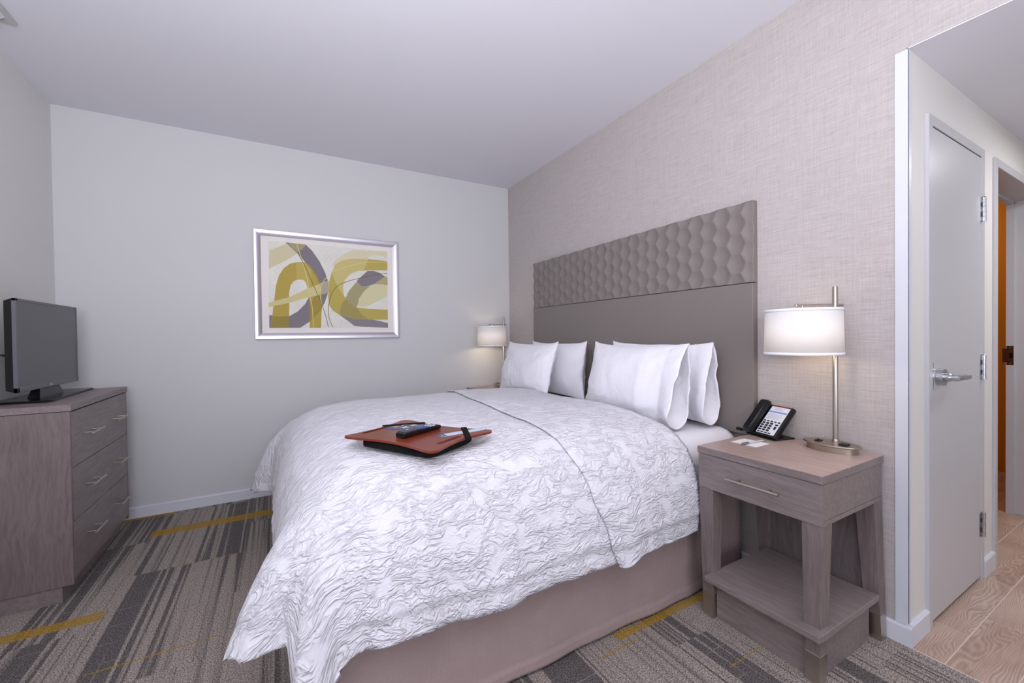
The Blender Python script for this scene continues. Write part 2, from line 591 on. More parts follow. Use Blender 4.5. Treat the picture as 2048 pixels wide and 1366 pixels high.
# ------------------------------------------------------------------ room shell
T = 0.10
bm = bmesh.new(); box(bm, X3 - T, X1 - 0.012, YN - T, Y2 + T, -0.06, 0.0)
o = build('floor', bm, M_carpet); tag(o, kind='structure')

bm = bmesh.new(); box(bm, X1 - 0.012, 5.4, YH - 0.05, 2.2, -0.06, -0.0018)
tile_floor = build('floor', bm, M_grout); tag(tile_floor, kind='structure')
# wood-look plank tiles of the hall, each one a piece
TILE_MESH = {}
rows = [(-0.555 + 0.155 * k) for k in range(12)]
shift = {6: 2.545, 7: 2.344, 8: 3.91 - 0.61}
for k, y0 in enumerate(rows):
    y1 = y0 + 0.155
    start = shift.get(k, 2.2 + (k * 0.37) % 0.61)
    xs = start
    while xs > X1 + 0.0:
        xs -= 0.61
    while xs < 5.3:
        a, b = max(xs, X1 - 0.006), min(xs + 0.61, 5.38)
        xs += 0.61
        if b - a < 0.03:
            continue
        if k >= 8 and b < 3.05:
            continue
        key = round(b - a, 4)
        if key not in TILE_MESH:
            tb = bmesh.new()
            box(tb, -key / 2 + 0.002, key / 2 - 0.002, -0.0755, 0.0755, -0.008, 0.0, 0.0012, 1)
            ob = build('tile', tb, M_tile, tile_floor, ((a + b) / 2, (y0 + y1) / 2, 0))
            TILE_MESH[key] = ob.data
        else:
            ob = bpy.data.objects.new('tile', TILE_MESH[key]); ob.location = ((a + b) / 2, (y0 + y1) / 2, 0); link(ob, tile_floor)

struct('ceiling', one_box(X3 - T, X1 + T, YN - T, Y2 + T, H, H + 0.1), M_ceiling)
struct('ceiling', one_box(X1 + T, 5.4, YH - T, YC + T, HS, HS + 0.1), M_ceiling)
struct('wall_left', one_box(X3 - T, X3, YN - T, Y2 + T, -0.05, H), M_left_wall)
struct('ceiling', one_box(X1 + 0.0004, X1 + T, YH, YC, HS, HS + 0.0035), M_ceiling)
struct('wall_far', one_box(X3, X1 + T, Y2, Y2 + T, -0.05, H), M_grey_wall)
bm = bmesh.new()
box(bm, X1, X1 + T, YC + 0.004, Y2, -0.05, H)                   # headboard wall
box(bm, X1, X1 + T, YH, YC + 0.004, HS + 0.004, H)              # above the hall opening
box(bm, X1, X1 + T, YN, YH, -0.05, H)                           # beyond the opening
struct('wall_right', bm, M_wallpaper)
# hall wall with two door openings
bm = bmesh.new()
W0, W1_ = YC, YC + 0.115
box(bm, X1 + 0.0005, 2.265, W0, W1_, -0.02, HS)
box(bm, 2.265, 2.935, W0, W1_, 2.033, HS)
box(bm, 2.935, 3.15, W0, W1_, -0.02, HS)
box(bm, 3.15, 4.20, W0, W1_, 2.035, HS)
box(bm, 4.20, 5.4, W0, W1_, -0.02, HS)
struct('wall_hall', bm, M_hall_wall)
struct('wall_hall_near', one_box(X1 + T, 5.4, YH - T, YH, -0.02, HS), M_hall_wall)
struct('wall_hall_end', one_box(5.3, 5.4, YH, YC, -0.02, HS), M_hall_wall)
# closet behind the first door, bathroom behind the second
struct('wall_closet', one_box(X1 + T, 3.0, 1.35, 1.4, -0.02, HS), M_hall_wall)
bm = bmesh.new()
box(bm, 3.0, 3.06, W1_, 2.2, -0.02, 2.3)
box(bm, 3.06, 5.3, 2.15, 2.2, -0.02, 2.3)
box(bm, 5.3, 5.4, W1_, 2.2, -0.02, 2.3)
struct('wall_bathroom', bm, M_amber)
struct('ceiling', one_box(3.0, 5.4, W1_, 2.2, 2.3, 2.36), M_ceiling)
l = bpy.data.lights.new('bathroom_lamp', 'POINT'); l.energy = 7; l.color = (1.0, 0.72, 0.42); l.shadow_soft_size = 0.08
lo = bpy.data.objects.new('bathroom_lamp', l); lo.location = (4.7, 1.55, 2.1); COL.objects.link(lo)
# wall behind the camera with an unseen window put in for the light
bm = bmesh.new()
box(bm, X3, -0.95, YN - T, YN, -0.05, H); box(bm, 1.15, X1, YN - T, YN, -0.05, H)
box(bm, -0.95, 1.15, YN - T, YN, -0.05, 0.62); box(bm, -0.95, 1.15, YN - T, YN, 2.28, H)
struct('wall_near', bm, M_grey_wall)
bm = bmesh.new()
for a in ((-0.95, -0.90, 0.62, 2.28), (1.10, 1.15, 0.62, 2.28), (0.075, 0.125, 0.62, 2.28), (-0.95, 1.15, 0.62, 0.67), (-0.95, 1.15, 2.23, 2.28)):
    box(bm, a[0], a[1], YN - 0.07, YN - 0.02, a[2], a[3])
win = struct('unseen_window_1', bm, M_white)
n = NT('window_glass'); n.done(color=(1, 1, 1, 1), rough=0.02, Transmission_Weight=1.0, IOR=1.05)
build('pane', one_box(-0.9, 0.075, YN - 0.05, YN - 0.044, 0.67, 2.23), n.m, win)
build('pane', one_box(0.125, 1.10, YN - 0.05, YN - 0.044, 0.67, 2.23), n.m, win)


def base_profile_x(bm, x0, x1, ywall, sgn, h=0.074, t=0.014):
    """baseboard along x, standing on the -y side of ywall when sgn=-1"""
    y0, y1 = ywall, ywall + sgn * t
    pts = [(y0, 0), (y1, 0), (y1, h - 0.006), (y1 - sgn * 0.004, h), (y0, h)]
    a = [bm.verts.new((x0, p[0], p[1])) for p in pts]; b = [bm.verts.new((x1, p[0], p[1])) for p in pts]
    bm.faces.new(a); bm.faces.new(b[::-1])
    for i in range(5):
        bm.faces.new((a[i], b[i], b[(i + 1) % 5], a[(i + 1) % 5]))


def base_profile_y(bm, y0_, y1_, xwall, sgn, h=0.074, t=0.014):
    x0, x1 = xwall, xwall + sgn * t
    pts = [(x0, 0), (x1, 0), (x1, h - 0.006), (x1 - sgn * 0.004, h), (x0, h)]
    a = [bm.verts.new((p[0], y0_, p[1])) for p in pts]; b = [bm.verts.new((p[0], y1_, p[1])) for p in pts]
    bm.faces.new(a); bm.faces.new(b[::-1])
    for i in range(5):
        bm.faces.new((a[i], b[i], b[(i + 1) % 5], a[(i + 1) % 5]))


bm = bmesh.new(); base_profile_x(bm, X3, X1, Y2, -1); struct('baseboard_far', bm, M_white)
bm = bmesh.new(); base_profile_y(bm, YN, Y2 - 0.014, X3, 1); struct('baseboard_left', bm, M_white)
bm = bmesh.new(); base_profile_y(bm, YC - 0.014, Y2 - 0.014, X1, -1); struct('baseboard_right', bm, M_white)
bm = bmesh.new(); base_profile_x(bm, X1, 2.247, YC, -1, 0.082); base_profile_x(bm, 2.957, 3.127, YC, -1, 0.082); struct('baseboard_hall', bm, M_white)
# white corner guard on the wall end
bm = bmesh.new()
box(bm, X1 - 0.003, X1 + 0.0, YC - 0.0035, 0.669, 0.0745, HS - 0.002, 0.0008, 1)
box(bm, X1 - 0.003, X1 + 0.022, YC - 0.0035, YC - 0.0005, 0.0825, HS - 0.002, 0.0008, 1)
struct('trim_1', bm, M_white)


# ---- closet door
def frame_bm(x0, x1, xi0, xi1, ztop, zin, y_face, depth):
    bm = bmesh.new()
    box(bm, x0, xi0, y_face, y_face + depth, 0, ztop, 0.002, 1)
    box(bm, xi1, x1, y_face, y_face + depth, 0, ztop, 0.002, 1)
    box(bm, xi0 - 0.002, xi1 + 0.002, y_face, y_face + depth, zin, ztop, 0.002, 1)
    return bm


door = bpy.data.objects.new('door_1', None); door.location = (2.6, 0.63, 0); COL.objects.link(door); tag(door, kind='structure')
DL = Vector((2.6, 0.63, 0))


def dpart(name, bm, m, parent=None, smooth=False, angle=35):
    bm.transform(Matrix.Translation(-DL))
    return build(name, bm, m, parent or door, smooth=smooth, angle=angle if smooth else None)


dpart('frame', frame_bm(2.247, 2.955, 2.289, 2.913, 2.055, 2.013, 0.620, 0.12), M_door)
bm = bmesh.new(); box(bm, 2.292, 2.910, 0.622, 0.660, 0.022, 2.009, 0.0015, 1); leaf = dpart('door_leaf', bm, M_door)
bm = bmesh.new(); box(bm, 2.2895, 2.2912, 0.623, 0.66, 0.03, 2.012); box(bm, 2.2895, 2.912, 0.6235, 0.66, 2.0095, 2.0125)
dpart('door_gap_shade', bm, M_gap_shade)  # dark strips set in the joint in place of its shade
# lever handle: rose, neck, lever
bm = bmesh.new(); tube(bm, [(2.345, 0.622, 1.008), (2.345, 0.599, 1.008)], 0.034, 28); rose = dpart('handle_rose', bm, M_steel, smooth=True)
bm = bmesh.new(); tube(bm, [(2.345, 0.600, 1.008), (2.345, 0.585, 1.008), (2.345, 0.580, 1.008), (2.345, 0.560, 1.008)], [0.017, 0.017, 0.013, 0.013], 20)
tube(bm, [(2.338, 0.565, 1.008), (2.352, 0.565, 1.008), (2.455, 0.567, 1.005), (2.462, 0.567, 1.005)], [0.010, 0.012, 0.0115, 0.0105], 18)
tt = bmesh.new(); box(tt, 2.452, 2.500, 0.560, 0.571, 0.995, 1.012, 0.003, 2); merge(bm, tt)
dpart('lever_handle', bm, M_steel, smooth=True)
bm = bmesh.new(); box(bm, 2.2905, 2.300, 0.6205, 0.625, 0.958, 1.068, 0.0008, 1); dpart('latch_plate', bm, M_steel)
for zc in (1.765, 1.022, 0.272):
    bm = bmesh.new()
    box(bm, 2.884, 2.908, 0.6195, 0.6225, zc - 0.055, zc + 0.055)
    for i in range(5):
        z0 = zc - 0.057 + i * 0.0228
        tube(bm, [(2.912, 0.614, z0), (2.912, 0.614, z0 + 0.0216)], 0.0085 if i % 2 == 0 else 0.0078, 14)
    tube(bm, [(2.912, 0.614, zc + 0.057), (2.912, 0.614, zc + 0.061)], [0.0085, 0.005], 14)
    for i in (1, 3):
        z0 = zc - 0.057 + i * 0.0228
        box(bm, 2.894, 2.902, 0.6188, 0.6196, z0 + 0.001, z0 + 0.02, mi=1)
    dpart('hinge', bm, [M_steel, M_gap_shade])

# ---- bathroom doorway (open): frame with stops and strike plate
door2 = bpy.data.objects.new('door_2', None); door2.location = (3.65, 0.63, 0); COL.objects.link(door2); tag(door2, kind='structure')
D2 = Vector((3.65, 0.63, 0))
bm = frame_bm(3.128, 4.222, 3.172, 4.152, 2.058, 2.016, 0.620, 0.155)
box(bm, 3.172, 3.186, 0.740, 0.775, 0, 2.016); box(bm, 4.138, 4.152, 0.740, 0.775, 0, 2.016); box(bm, 3.172, 4.152, 0.740, 0.775, 2.002, 2.016)
bm.transform(Matrix.Translation(-D2)); build('frame', bm, M_door, door2)
bm = bmesh.new()
box(bm, 4.1370, 4.1380, 0.742, 0.772, 0.968, 1.092)
box(bm, 4.1360, 4.1380, 0.765, 0.790, 0.985, 1.075)
box(bm, 4.1362, 4.1369, 0.746, 0.760, 1.012, 1.045, mi=1)
for zz in (0.978, 1.082):
    tube(bm, [(4.1371, 0.756, zz), (4.1360, 0.756, zz)], 0.0035, 10, mi=2)
bm.transform(Matrix.Translation(-D2)); build('strike_plate', bm, [M_bronze, M_gap_shade, M_nickel], door2)

# ---- ceiling supply vent at the left edge
t = thing('ceiling_vent', (-1.12, 2.35, H), 'white rectangular air vent on the ceiling beside the left wall', 'vent')
bm = bmesh.new()
box(bm, -0.095, 0.095, -0.50, 0.50, -0.012, 0.0, 0.002, 1)
build('shadow_flange', bm, paint('vent_shadow_grey', (190, 190, 190)), t)  # grey plate stands in for the vent's shadow on the ceiling
bm = bmesh.new()
hexa(bm, [(-0.05, -0.42, -0.05), (0.05, -0.42, -0.05), (0.05, 0.42, -0.05), (-0.05, 0.42, -0.05)], [(-0.075, -0.45, -0.012), (0.075, -0.45, -0.012), (0.075, 0.45, -0.012), (-0.075, 0.45, -0.012)])
build('diffuser', bm, M_white, t)

# ------------------------------------------------------------------ dresser
DR = Vector((-1.02, 3.083, 0))
dr = thing('dresser', DR, 'grey-brown wooden chest of three wide drawers under the television', 'dresser')


def part(root, off, name, bm, m, parent=None, smooth=False, angle=35):
    bm.transform(Matrix.Translation(-Vector(off)))
    return build(name, bm, m, parent or root, smooth=smooth, angle=angle if smooth else None)


part(dr, DR, 'top', one_box(X3 + 0.018, -0.823, 2.663, 3.503, 0.878, 0.908, 0.0012, 1), M_wood_y)
bm = bmesh.new()
box(bm, X3 + 0.02, -0.828, 2.666, 2.684, 0.076, 0.876, 0.001, 1); part(dr, DR, 'side_panel', bm, M_wood_v)
bm = bmesh.new()
box(bm, X3 + 0.02, -0.828, 3.482, 3.500, 0.076, 0.876, 0.001, 1); part(dr, DR, 'side_panel', bm, M_wood_v)
bm = bmesh.new()
box(bm, X3 + 0.022, -0.850, 2.684, 3.482, 0.080, 0.874)
part(dr, DR, 'carcass', bm, M_gap_shade)  # near-black body paints the shade between the drawers
part(dr, DR, 'plinth', one_box(X3 + 0.02, -0.870, 2.676, 3.49, 0.0, 0.080), M_wood_y)
for z0, z1 in ((0.6135, 0.8715), (0.3625, 0.6105), (0.1005, 0.3595)):
    dwr = part(dr, DR, 'drawer', one_box(-0.850, -0.8275, 2.6865, 3.4795, z0, z1, 0.001, 1), M_wood_y)
    zc = {0.6135: 0.748, 0.3625: 0.494, 0.1005: 0.252}[z0]
    for yc in (2.882, 3.284):
        bm = bmesh.new()
        tube(bm, [(-0.789, yc - 0.078, zc), (-0.789, yc + 0.078, zc)], 0.0052, 12)
        for s in (-0.048, 0.048):
            tube(bm, [(-0.829, yc + s, zc), (-0.789, yc + s, zc)], 0.0042, 10)
        part(dr, DR, 'handle', bm, M_nickel, dwr, smooth=True)

# ------------------------------------------------------------------ television on the dresser
TV = Vector((-1.03, 3.085, 0.908))
tv = thing('television', TV, 'flat television with a dark blank screen standing on the dresser', 'television')
bm = bmesh.new()
zz0, zz1, ty0, ty1 = 0.966, 1.398, 2.748, 3.412
for a in ((ty0, ty0 + 0.013, zz0, zz1), (ty1 - 0.013, ty1, zz0, zz1), (ty0, ty1, zz0, zz0 + 0.024), (ty0, ty1, zz1 - 0.013, zz1)):
    box(bm, -1.034, -1.018, a[0], a[1], a[2], a[3], 0.0018, 1)
bez = part(tv, TV, 'bezel', bm, M_tv_bezel)
part(tv, TV, 'screen', one_box(-1.032, -1.0205, ty0 + 0.011, ty1 - 0.011, zz0 + 0.022, zz1 - 0.011), M_screen)
bm = bmesh.new()
hexa(bm, [(-1.034, ty0 + 0.002, zz0 + 0.002), (-1.034, ty1 - 0.002, zz0 + 0.002), (-1.034, ty1 - 0.002, zz1 - 0.002), (-1.034, ty0 + 0.002, zz1 - 0.002)],
     [(-1.062, ty0 + 0.012, zz0 + 0.012), (-1.062, ty1 - 0.012, zz0 + 0.012), (-1.062, ty1 - 0.012, zz1 - 0.012), (-1.062, ty0 + 0.012, zz1 - 0.012)])
box(bm, -1.085, -1.06, ty0 + 0.08, ty1 - 0.08, zz0 + 0.03, zz0 + 0.20, 0.008, 2)
part(tv, TV, 'back_housing', bm, M_black)
bm = bmesh.new()
hexa(bm, [(-1.070, 2.965, 0.918), (-1.025, 2.965, 0.918), (-1.025, 3.235, 0.918), (-1.070, 3.235, 0.918)],
     [(-1.060, 3.005, 0.985), (-1.038, 3.005, 0.985), (-1.038, 3.195, 0.985), (-1.060, 3.195, 0.985)])
part(tv, TV, 'stand_neck', bm, M_black)
t = bmesh.new()
prism(t, [(-1.165, 2.85), (-0.955, 2.82), (-0.938, 2.835), (-0.962, 3.445), (-0.98, 3.46), (-1.165, 3.44)], 0.909, 0.919)
bmesh.ops.bevel(t, geom=[e for e in t.edges if abs(e.verts[0].co.z - 0.919) < 1e-5 and abs(e.verts[1].co.z - 0.919) < 1e-5], offset=0.004, segments=2, affect='EDGES')
part(tv, TV, 'stand_base', t, simple('gloss_black_plastic', (10, 10, 12), 0.18))
LM = Matrix.Translation((-1.0178, 3.08, zz0 + 0.012)) @ Matrix(((0, 0, 1), (1, 0, 0), (0, 1, 0))).to_4x4()
bm = text_bm('LG', 0.016, LM, 0.0003)
tube(bm, [(-1.0180, 3.062, zz0 + 0.012), (-1.0174, 3.062, zz0 + 0.012)], 0.006, 16)
part(tv, TV, 'maker_logo', bm, simple('pale_silver_print', (190, 190, 196), 0.4), bez)
bm = bmesh.new()
tube(bm, curve_pts([(-1.075, 2.80, 1.135), (-1.10, 2.81, 1.140), (-1.15, 2.86, 1.128), (-1.19, 2.90, 1.09), (-1.196, 2.93, 1.0), (-1.195, 2.95, 0.93)], 6), 0.004, 8)
tube(bm, [(-1.06, 2.80, 1.135), (-1.085, 2.802, 1.138)], 0.0065, 10)
part(tv, TV, 'aerial_cable', bm, M_black, smooth=True)

# ------------------------------------------------------------------ framed print on the far wall
PC = Vector((0.408, Y2, 1.6145))
pic = thing('framed_print', PC, 'silver framed abstract print of olive and grey loops on the grey wall', 'picture')
hw, hh, fw = 0.541, 0.4175, 0.047
oc = [(-hw, -hh), (hw, -hh), (hw, hh), (-hw, hh)]
ic = [(-hw + fw, -hh + fw), (hw - fw, -hh + fw), (hw - fw, hh - fw), (-hw + fw, hh - fw)]
for i in range(4):
    a, b, c, d = oc[i], oc[(i + 1) % 4], ic[(i + 1) % 4], ic[i]
    bm = bmesh.new()
    prof = []
    for p, q in ((a, d), (b, c)):
        row = []
        for tt_, yy in ((0, -0.001), (0, -0.026), (0.06, -0.0295), (0.3, -0.030), (0.62, -0.025), (0.92, -0.0175), (1, -0.016), (1, -0.001)):
            row.append(bm.verts.new((p[0] + (q[0] - p[0]) * tt_, yy, p[1] + (q[1] - p[1]) * tt_)))
        prof.append(row)
    for k in range(8):
        bm.faces.new((prof[0][k], prof[0][(k + 1) % 8], prof[1][(k + 1) % 8], prof[1][k]))
    bm.faces.new(prof[0]); bm.faces.new(prof[1][::-1])
    build('frame_rail', bm, M_silver_frame, pic, smooth=True, angle=40)
bm = bmesh.new(); box(bm, -hw + 0.02, hw - 0.02, -0.012, -0.002, -hh + 0.02, hh - 0.02)
build('mat_board', bm, simple('cream_mat_board', (232, 226, 222), 0.8, vary=0.02), pic)


def print_ground():
    n = NT('mottled_print_paper')
    co = n.coord()
    f = n.noise(n.mapping(co, (90, 1, 260)), 1.0, 3, 0.7)
    g = n.noise(n.mapping(co, (6, 1, 6)), 1.0, 2)
    c = n.ramp(n.math('ADD', n.math('MULTIPLY', f, 0.8), n.math('MULTIPLY', g, 0.2)), [(0.34, lin((196, 190, 172))), (0.48, lin((222, 220, 212))), (0.7, lin((236, 234, 230)))])
    return n.done(color=c, rough=0.7, spec=0.2)


ART = {'band1': [(-0.438, 0.261), (-0.404, 0.28), (-0.355, 0.305), (-0.306, 0.333), (-0.176, 0.331), (-0.213, 0.29), (-0.257, 0.246), (-0.301, 0.21), (-0.357, 0.174), (-0.406, 0.144), (-0.441, 0.121)],
'ribbon': [(-0.327, 0.335), (-0.184, 0.329), (-0.14, 0.284), (-0.089, 0.206), (-0.049, 0.119), (-0.025, 0.037), (-0.029, -0.046), (-0.057, -0.131), (-0.104, -0.215), (-0.165, -0.28), (-0.235, -0.33), (-0.447, -0.331), (-0.446, -0.232), (-0.365, -0.244), (-0.308, -0.238), (-0.251, -0.201), (-0.199, -0.143), (-0.172, -0.089), (-0.131, -0.05), (-0.089, 0.008), (-0.114, 0.089), (-0.186, 0.183), (-0.243, 0.252)],
'ribbon_khaki': [(-0.309, 0.331), (-0.184, 0.329), (-0.213, 0.29), (-0.246, 0.263), (-0.278, 0.292)],
'arch': [(-0.438, -0.33), (-0.414, -0.141), (-0.398, -0.006), (-0.376, 0.075), (-0.344, 0.131), (-0.301, 0.17), (-0.244, 0.188), (-0.193, 0.19), (-0.15, 0.161), (-0.113, 0.107), (-0.085, 0.033), (-0.073, -0.082), (-0.077, -0.165), (-0.087, -0.331), (-0.169, -0.33), (-0.163, -0.167), (-0.175, -0.028), (-0.189, 0.028), (-0.21, 0.05), (-0.239, 0.052), (-0.275, 0.036), (-0.297, 0.002), (-0.309, -0.058), (-0.309, -0.169), (-0.317, -0.33)],
'arch_dark1': [(-0.421, -0.24), (-0.365, -0.244), (-0.313, -0.238), (-0.317, -0.33), (-0.438, -0.33)],
'arch_dark2': [(-0.163, -0.171), (-0.147, -0.109), (-0.085, 0.017), (-0.073, -0.082), (-0.077, -0.177), (-0.134, -0.248), (-0.165, -0.276)],
'arch_dark3': [(-0.186, 0.183), (-0.15, 0.161), (-0.113, 0.107), (-0.088, 0.041), (-0.089, 0.008), (-0.114, 0.081), (-0.15, 0.136)],
'arch_pale': [(-0.255, 0.186), (-0.193, 0.19), (-0.15, 0.144), (-0.152, 0.006), (-0.168, -0.028), (-0.189, 0.028), (-0.21, 0.05), (-0.254, 0.05)],
'band2': [(-0.448, -0.137), (-0.306, -0.09), (-0.182, -0.02), (-0.047, 0.044), (0.023, 0.069), (0.085, 0.017), (0.053, -0.018), (-0.025, -0.046), (-0.191, -0.094), (-0.314, -0.137), (-0.449, -0.171)],
'band2_grey': [(-0.089, 0.017), (-0.027, 0.049), (-0.025, 0.037), (-0.027, -0.044), (-0.101, -0.071), (-0.078, -0.024)],
'cshape': [(0.45, 0.244), (0.378, 0.252), (0.293, 0.252), (0.169, 0.246), (0.089, 0.23), (0.033, 0.192), (0.001, 0.121), (-0.02, 0.037), (-0.029, -0.08), (-0.023, -0.147), (0.003, -0.188), (0.065, -0.233), (0.161, -0.258), (0.285, -0.262), (0.446, -0.26), (0.446, -0.175), (0.286, -0.169), (0.195, -0.163), (0.131, -0.125), (0.092, -0.068), (0.085, 0.008), (0.102, 0.069), (0.151, 0.123), (0.208, 0.148), (0.291, 0.158), (0.45, 0.168)],
'pale_top': [(0.021, 0.156), (0.01, 0.19), (0.042, 0.234), (0.098, 0.28), (0.17, 0.321), (0.449, 0.331), (0.449, 0.276), (0.422, 0.29), (0.37, 0.295), (0.319, 0.286), (0.293, 0.271), (0.293, 0.252), (0.169, 0.246), (0.089, 0.23), (0.033, 0.192)],
'pale_over': [(0.033, 0.192), (0.089, 0.23), (0.169, 0.246), (0.293, 0.252), (0.276, 0.21), (0.25, 0.155), (0.208, 0.148), (0.151, 0.123), (0.102, 0.069), (0.085, 0.008), (0.092, -0.068), (0.053, -0.01), (0.023, 0.056), (0.001, 0.121)],
'blob': [(0.19, 0.056), (0.232, 0.103), (0.283, 0.153), (0.334, 0.156), (0.385, 0.142), (0.428, 0.113), (0.375, 0.075), (0.323, 0.037), (0.272, 0.019), (0.231, 0.02)],
'olive': [(0.19, 0.052), (0.231, 0.02), (0.272, 0.017), (0.306, 0.028), (0.255, -0.018), (0.213, -0.08), (0.191, -0.163), (0.131, -0.125), (0.103, -0.084), (0.132, -0.022)],
'olive2': [(0.323, 0.037), (0.375, 0.075), (0.428, 0.113), (0.449, 0.111), (0.449, 0.035), (0.4, 0.045), (0.349, 0.042)],
'oval': [(0.306, 0.026), (0.349, 0.04), (0.4, 0.045), (0.448, 0.03), (0.444, -0.054), (0.364, -0.102), (0.295, -0.139), (0.245, -0.157), (0.203, -0.149), (0.196, -0.115), (0.221, -0.062), (0.255, -0.018)],
'greybr': [(0.065, -0.233), (0.161, -0.258), (0.285, -0.262), (0.327, -0.262), (0.395, -0.278), (0.446, -0.29), (0.446, -0.331), (0.225, -0.322), (0.168, -0.314), (0.12, -0.274)],
'olive3': [(0.058, -0.204), (0.066, -0.161), (0.083, -0.119), (0.107, -0.088), (0.147, -0.133), (0.195, -0.163), (0.227, -0.218), (0.285, -0.262), (0.161, -0.258), (0.065, -0.233)]}
ART_COL = {'band1': (198, 188, 152), 'ribbon': (112, 104, 112), 'ribbon_khaki': (150, 140, 104), 'arch': (166, 144, 56), 'arch_dark1': (136, 118, 46), 'arch_dark2': (146, 124, 48), 'arch_dark3': (134, 118, 66),
           'arch_pale': (176, 156, 72), 'band2': (196, 184, 124), 'band2_grey': (160, 150, 132), 'cshape': (172, 154, 68), 'pale_top': (206, 198, 164), 'pale_over': (190, 176, 104), 'blob': (114, 106, 114),
           'olive': (150, 142, 98), 'olive2': (164, 152, 106), 'oval': (204, 196, 152), 'greybr': (122, 113, 118), 'olive3': (146, 134, 72)}
ART_ORDER = ['band1', 'ribbon', 'ribbon_khaki', 'arch', 'arch_pale', 'arch_dark1', 'arch_dark2', 'arch_dark3', 'band2', 'band2_grey', 'pale_top', 'cshape', 'pale_over', 'oval', 'greybr', 'olive3', 'olive', 'olive2', 'blob']
LINES = [([(-0.249, 0.327), (-0.215, 0.206), (-0.181, 0.061), (-0.168, -0.052), (-0.148, -0.165), (-0.142, -0.33)], (222, 208, 140)),
         ([(-0.034, 0.087), (-0.069, 0.034), (-0.086, -0.032), (-0.085, -0.099), (-0.073, -0.147)], (222, 208, 140)),
         ([(0.001, 0.127), (0.128, 0.181), (0.251, 0.22), (0.335, 0.232), (0.448, 0.236)], (222, 208, 140)),
         ([(-0.243, 0.26), (-0.187, 0.142), (-0.144, 0.03), (-0.087, -0.115), (-0.051, -0.231), (-0.031, -0.326)], (122, 108, 58)),
         ([(0.001, -0.326), (-0.025, -0.246), (-0.027, -0.155), (-0.002, -0.054), (0.046, 0.015), (0.126, 0.057), (0.207, 0.083), (0.333, 0.121), (0.448, 0.143)], (122, 108, 58))]
bm = bmesh.new()
amats = [print_ground()]
box(bm, -0.446, 0.449, -0.0126, -0.0118, -0.331, 0.334)


def flat_poly(bm, pts, y, mi):
    vs = [bm.verts.new((p[0], y, p[1])) for p in pts]
    es = [bm.edges.new((vs[i], vs[(i + 1) % len(vs)])) for i in range(len(vs))]
    r = bmesh.ops.triangle_fill(bm, edges=es, use_beauty=True)
    for f in r['geom']:
        if isinstance(f, bmesh.types.BMFace):
            f.material_index = mi


yy = -0.0127
for k in ART_ORDER:
    amats.append(simple('print_' + k, tuple(int(c_ * 0.90 + 32) for c_ in ART_COL[k]), 0.7, spec=0.2, vary=0.06, scale=120))
    yy -= 0.00004
    flat_poly(bm, ART[k], yy, len(amats) - 1)
for pts, colr in LINES:
    amats.append(simple('print_line', colr, 0.7, spec=0.2))
    yy -= 0.00004
    P = curve_pts([(p[0], 0, p[1]) for p in pts], 6)
    L_, R_ = [], []
    for i, p in enumerate(P):
        d = (P[min(i + 1, len(P) - 1)] - P[max(i - 1, 0)]).normalized()
        nn = Vector((-d.z, 0, d.x)) * 0.0022
        L_.append((p.x + nn.x, p.z + nn.z)); R_.append((p.x - nn.x, p.z - nn.z))
    flat_poly(bm, L_ + R_[::-1], yy, len(amats) - 1)
build('printed_sheet', bm, amats, pic)
# ------------------------------------------------------------------ headboard
HB = Vector((X1, 2.192, 0.69))
hb = thing('headboard', HB, 'taupe headboard with a carved hexagon band above a plain panel', 'headboard')
y0, y1, zs, zt = 1.194, 3.190, 1.447, 1.847
part(hb, HB, 'plain_panel', one_box(2.037, X1 - 0.001, y0, y1, 0.69, zs - 0.003, 0.003, 2), M_taupe)
# carved band: shallow bowls on a hexagon lattice
P_ = 0.1
SQ = 0.885                                   # cells a little narrower than regular hexagons
CS = P_ * math.sqrt(3) / 2 * SQ
ny, nz = 400, 82
ys = np.linspace(y0, y1, ny); zs_ = np.linspace(zs, zt, nz)
YY, ZZ = np.meshgrid(ys, zs_, indexing='ij')
best = np.full(YY.shape, 9.0)
for c in range(-1, 28):
    yc = y0 + 0.009 + c * CS
    off = 0.05 if c % 2 == 0 else 0.0
    for r in range(-1, 6):
        zc = zs + off + r * P_
        best = np.minimum(best, np.hypot((YY - yc) / SQ, ZZ - zc))
depth = 0.0135 * (1 - (best / (P_ / math.sqrt(3))) ** 2)
XX = 2.034 + depth
front = np.stack([XX, YY, ZZ], -1)
bm = bmesh.new()
gv = [[bm.verts.new(front[i, j]) for j in range(nz)] for i in range(ny)]
for i in range(ny - 1):
    for j in range(nz - 1):
        bm.faces.new((gv[i][j], gv[i + 1][j], gv[i + 1][j + 1], gv[i][j + 1])).smooth = True
rim = [gv[i][0] for i in range(ny)] + [gv[-1][j] for j in range(1, nz)] + [gv[i][-1] for i in range(ny - 2, -1, -1)] + [gv[0][j] for j in range(nz - 2, 0, -1)]
bk = [bm.verts.new((X1 - 0.001, v.co.y, v.co.z)) for v in rim]
for i in range(len(rim)):
    k = (i + 1) % len(rim)
    bm.faces.new((rim[i], rim[k], bk[k], bk[i]))
bm.faces.new(bk)
bm.transform(Matrix.Translation(-HB))
me = bpy.data.meshes.new('hexagon_panel'); bmesh.ops.recalc_face_normals(bm, faces=bm.faces); bm.to_mesh(me); bm.free(); me.materials.append(M_taupe)
o = bpy.data.objects.new('hexagon_panel', me); link(o, hb)

# ------------------------------------------------------------------ bed: base, skirt, mattress
BX0, BX1, BY0, BY1 = 0.058, 2.022, 1.262, 3.092
BD = Vector((1.02, 2.19, 0))
bed = thing('bed', BD, 'wide bed with white mattress and mauve quilted skirt against the headboard', 'bed')
part(bed, BD, 'box_base', one_box(BX0 + 0.02, BX1 - 0.01, BY0 + 0.02, BY1 - 0.02, 0.04, 0.455, 0.02, 2), M_black_soft)


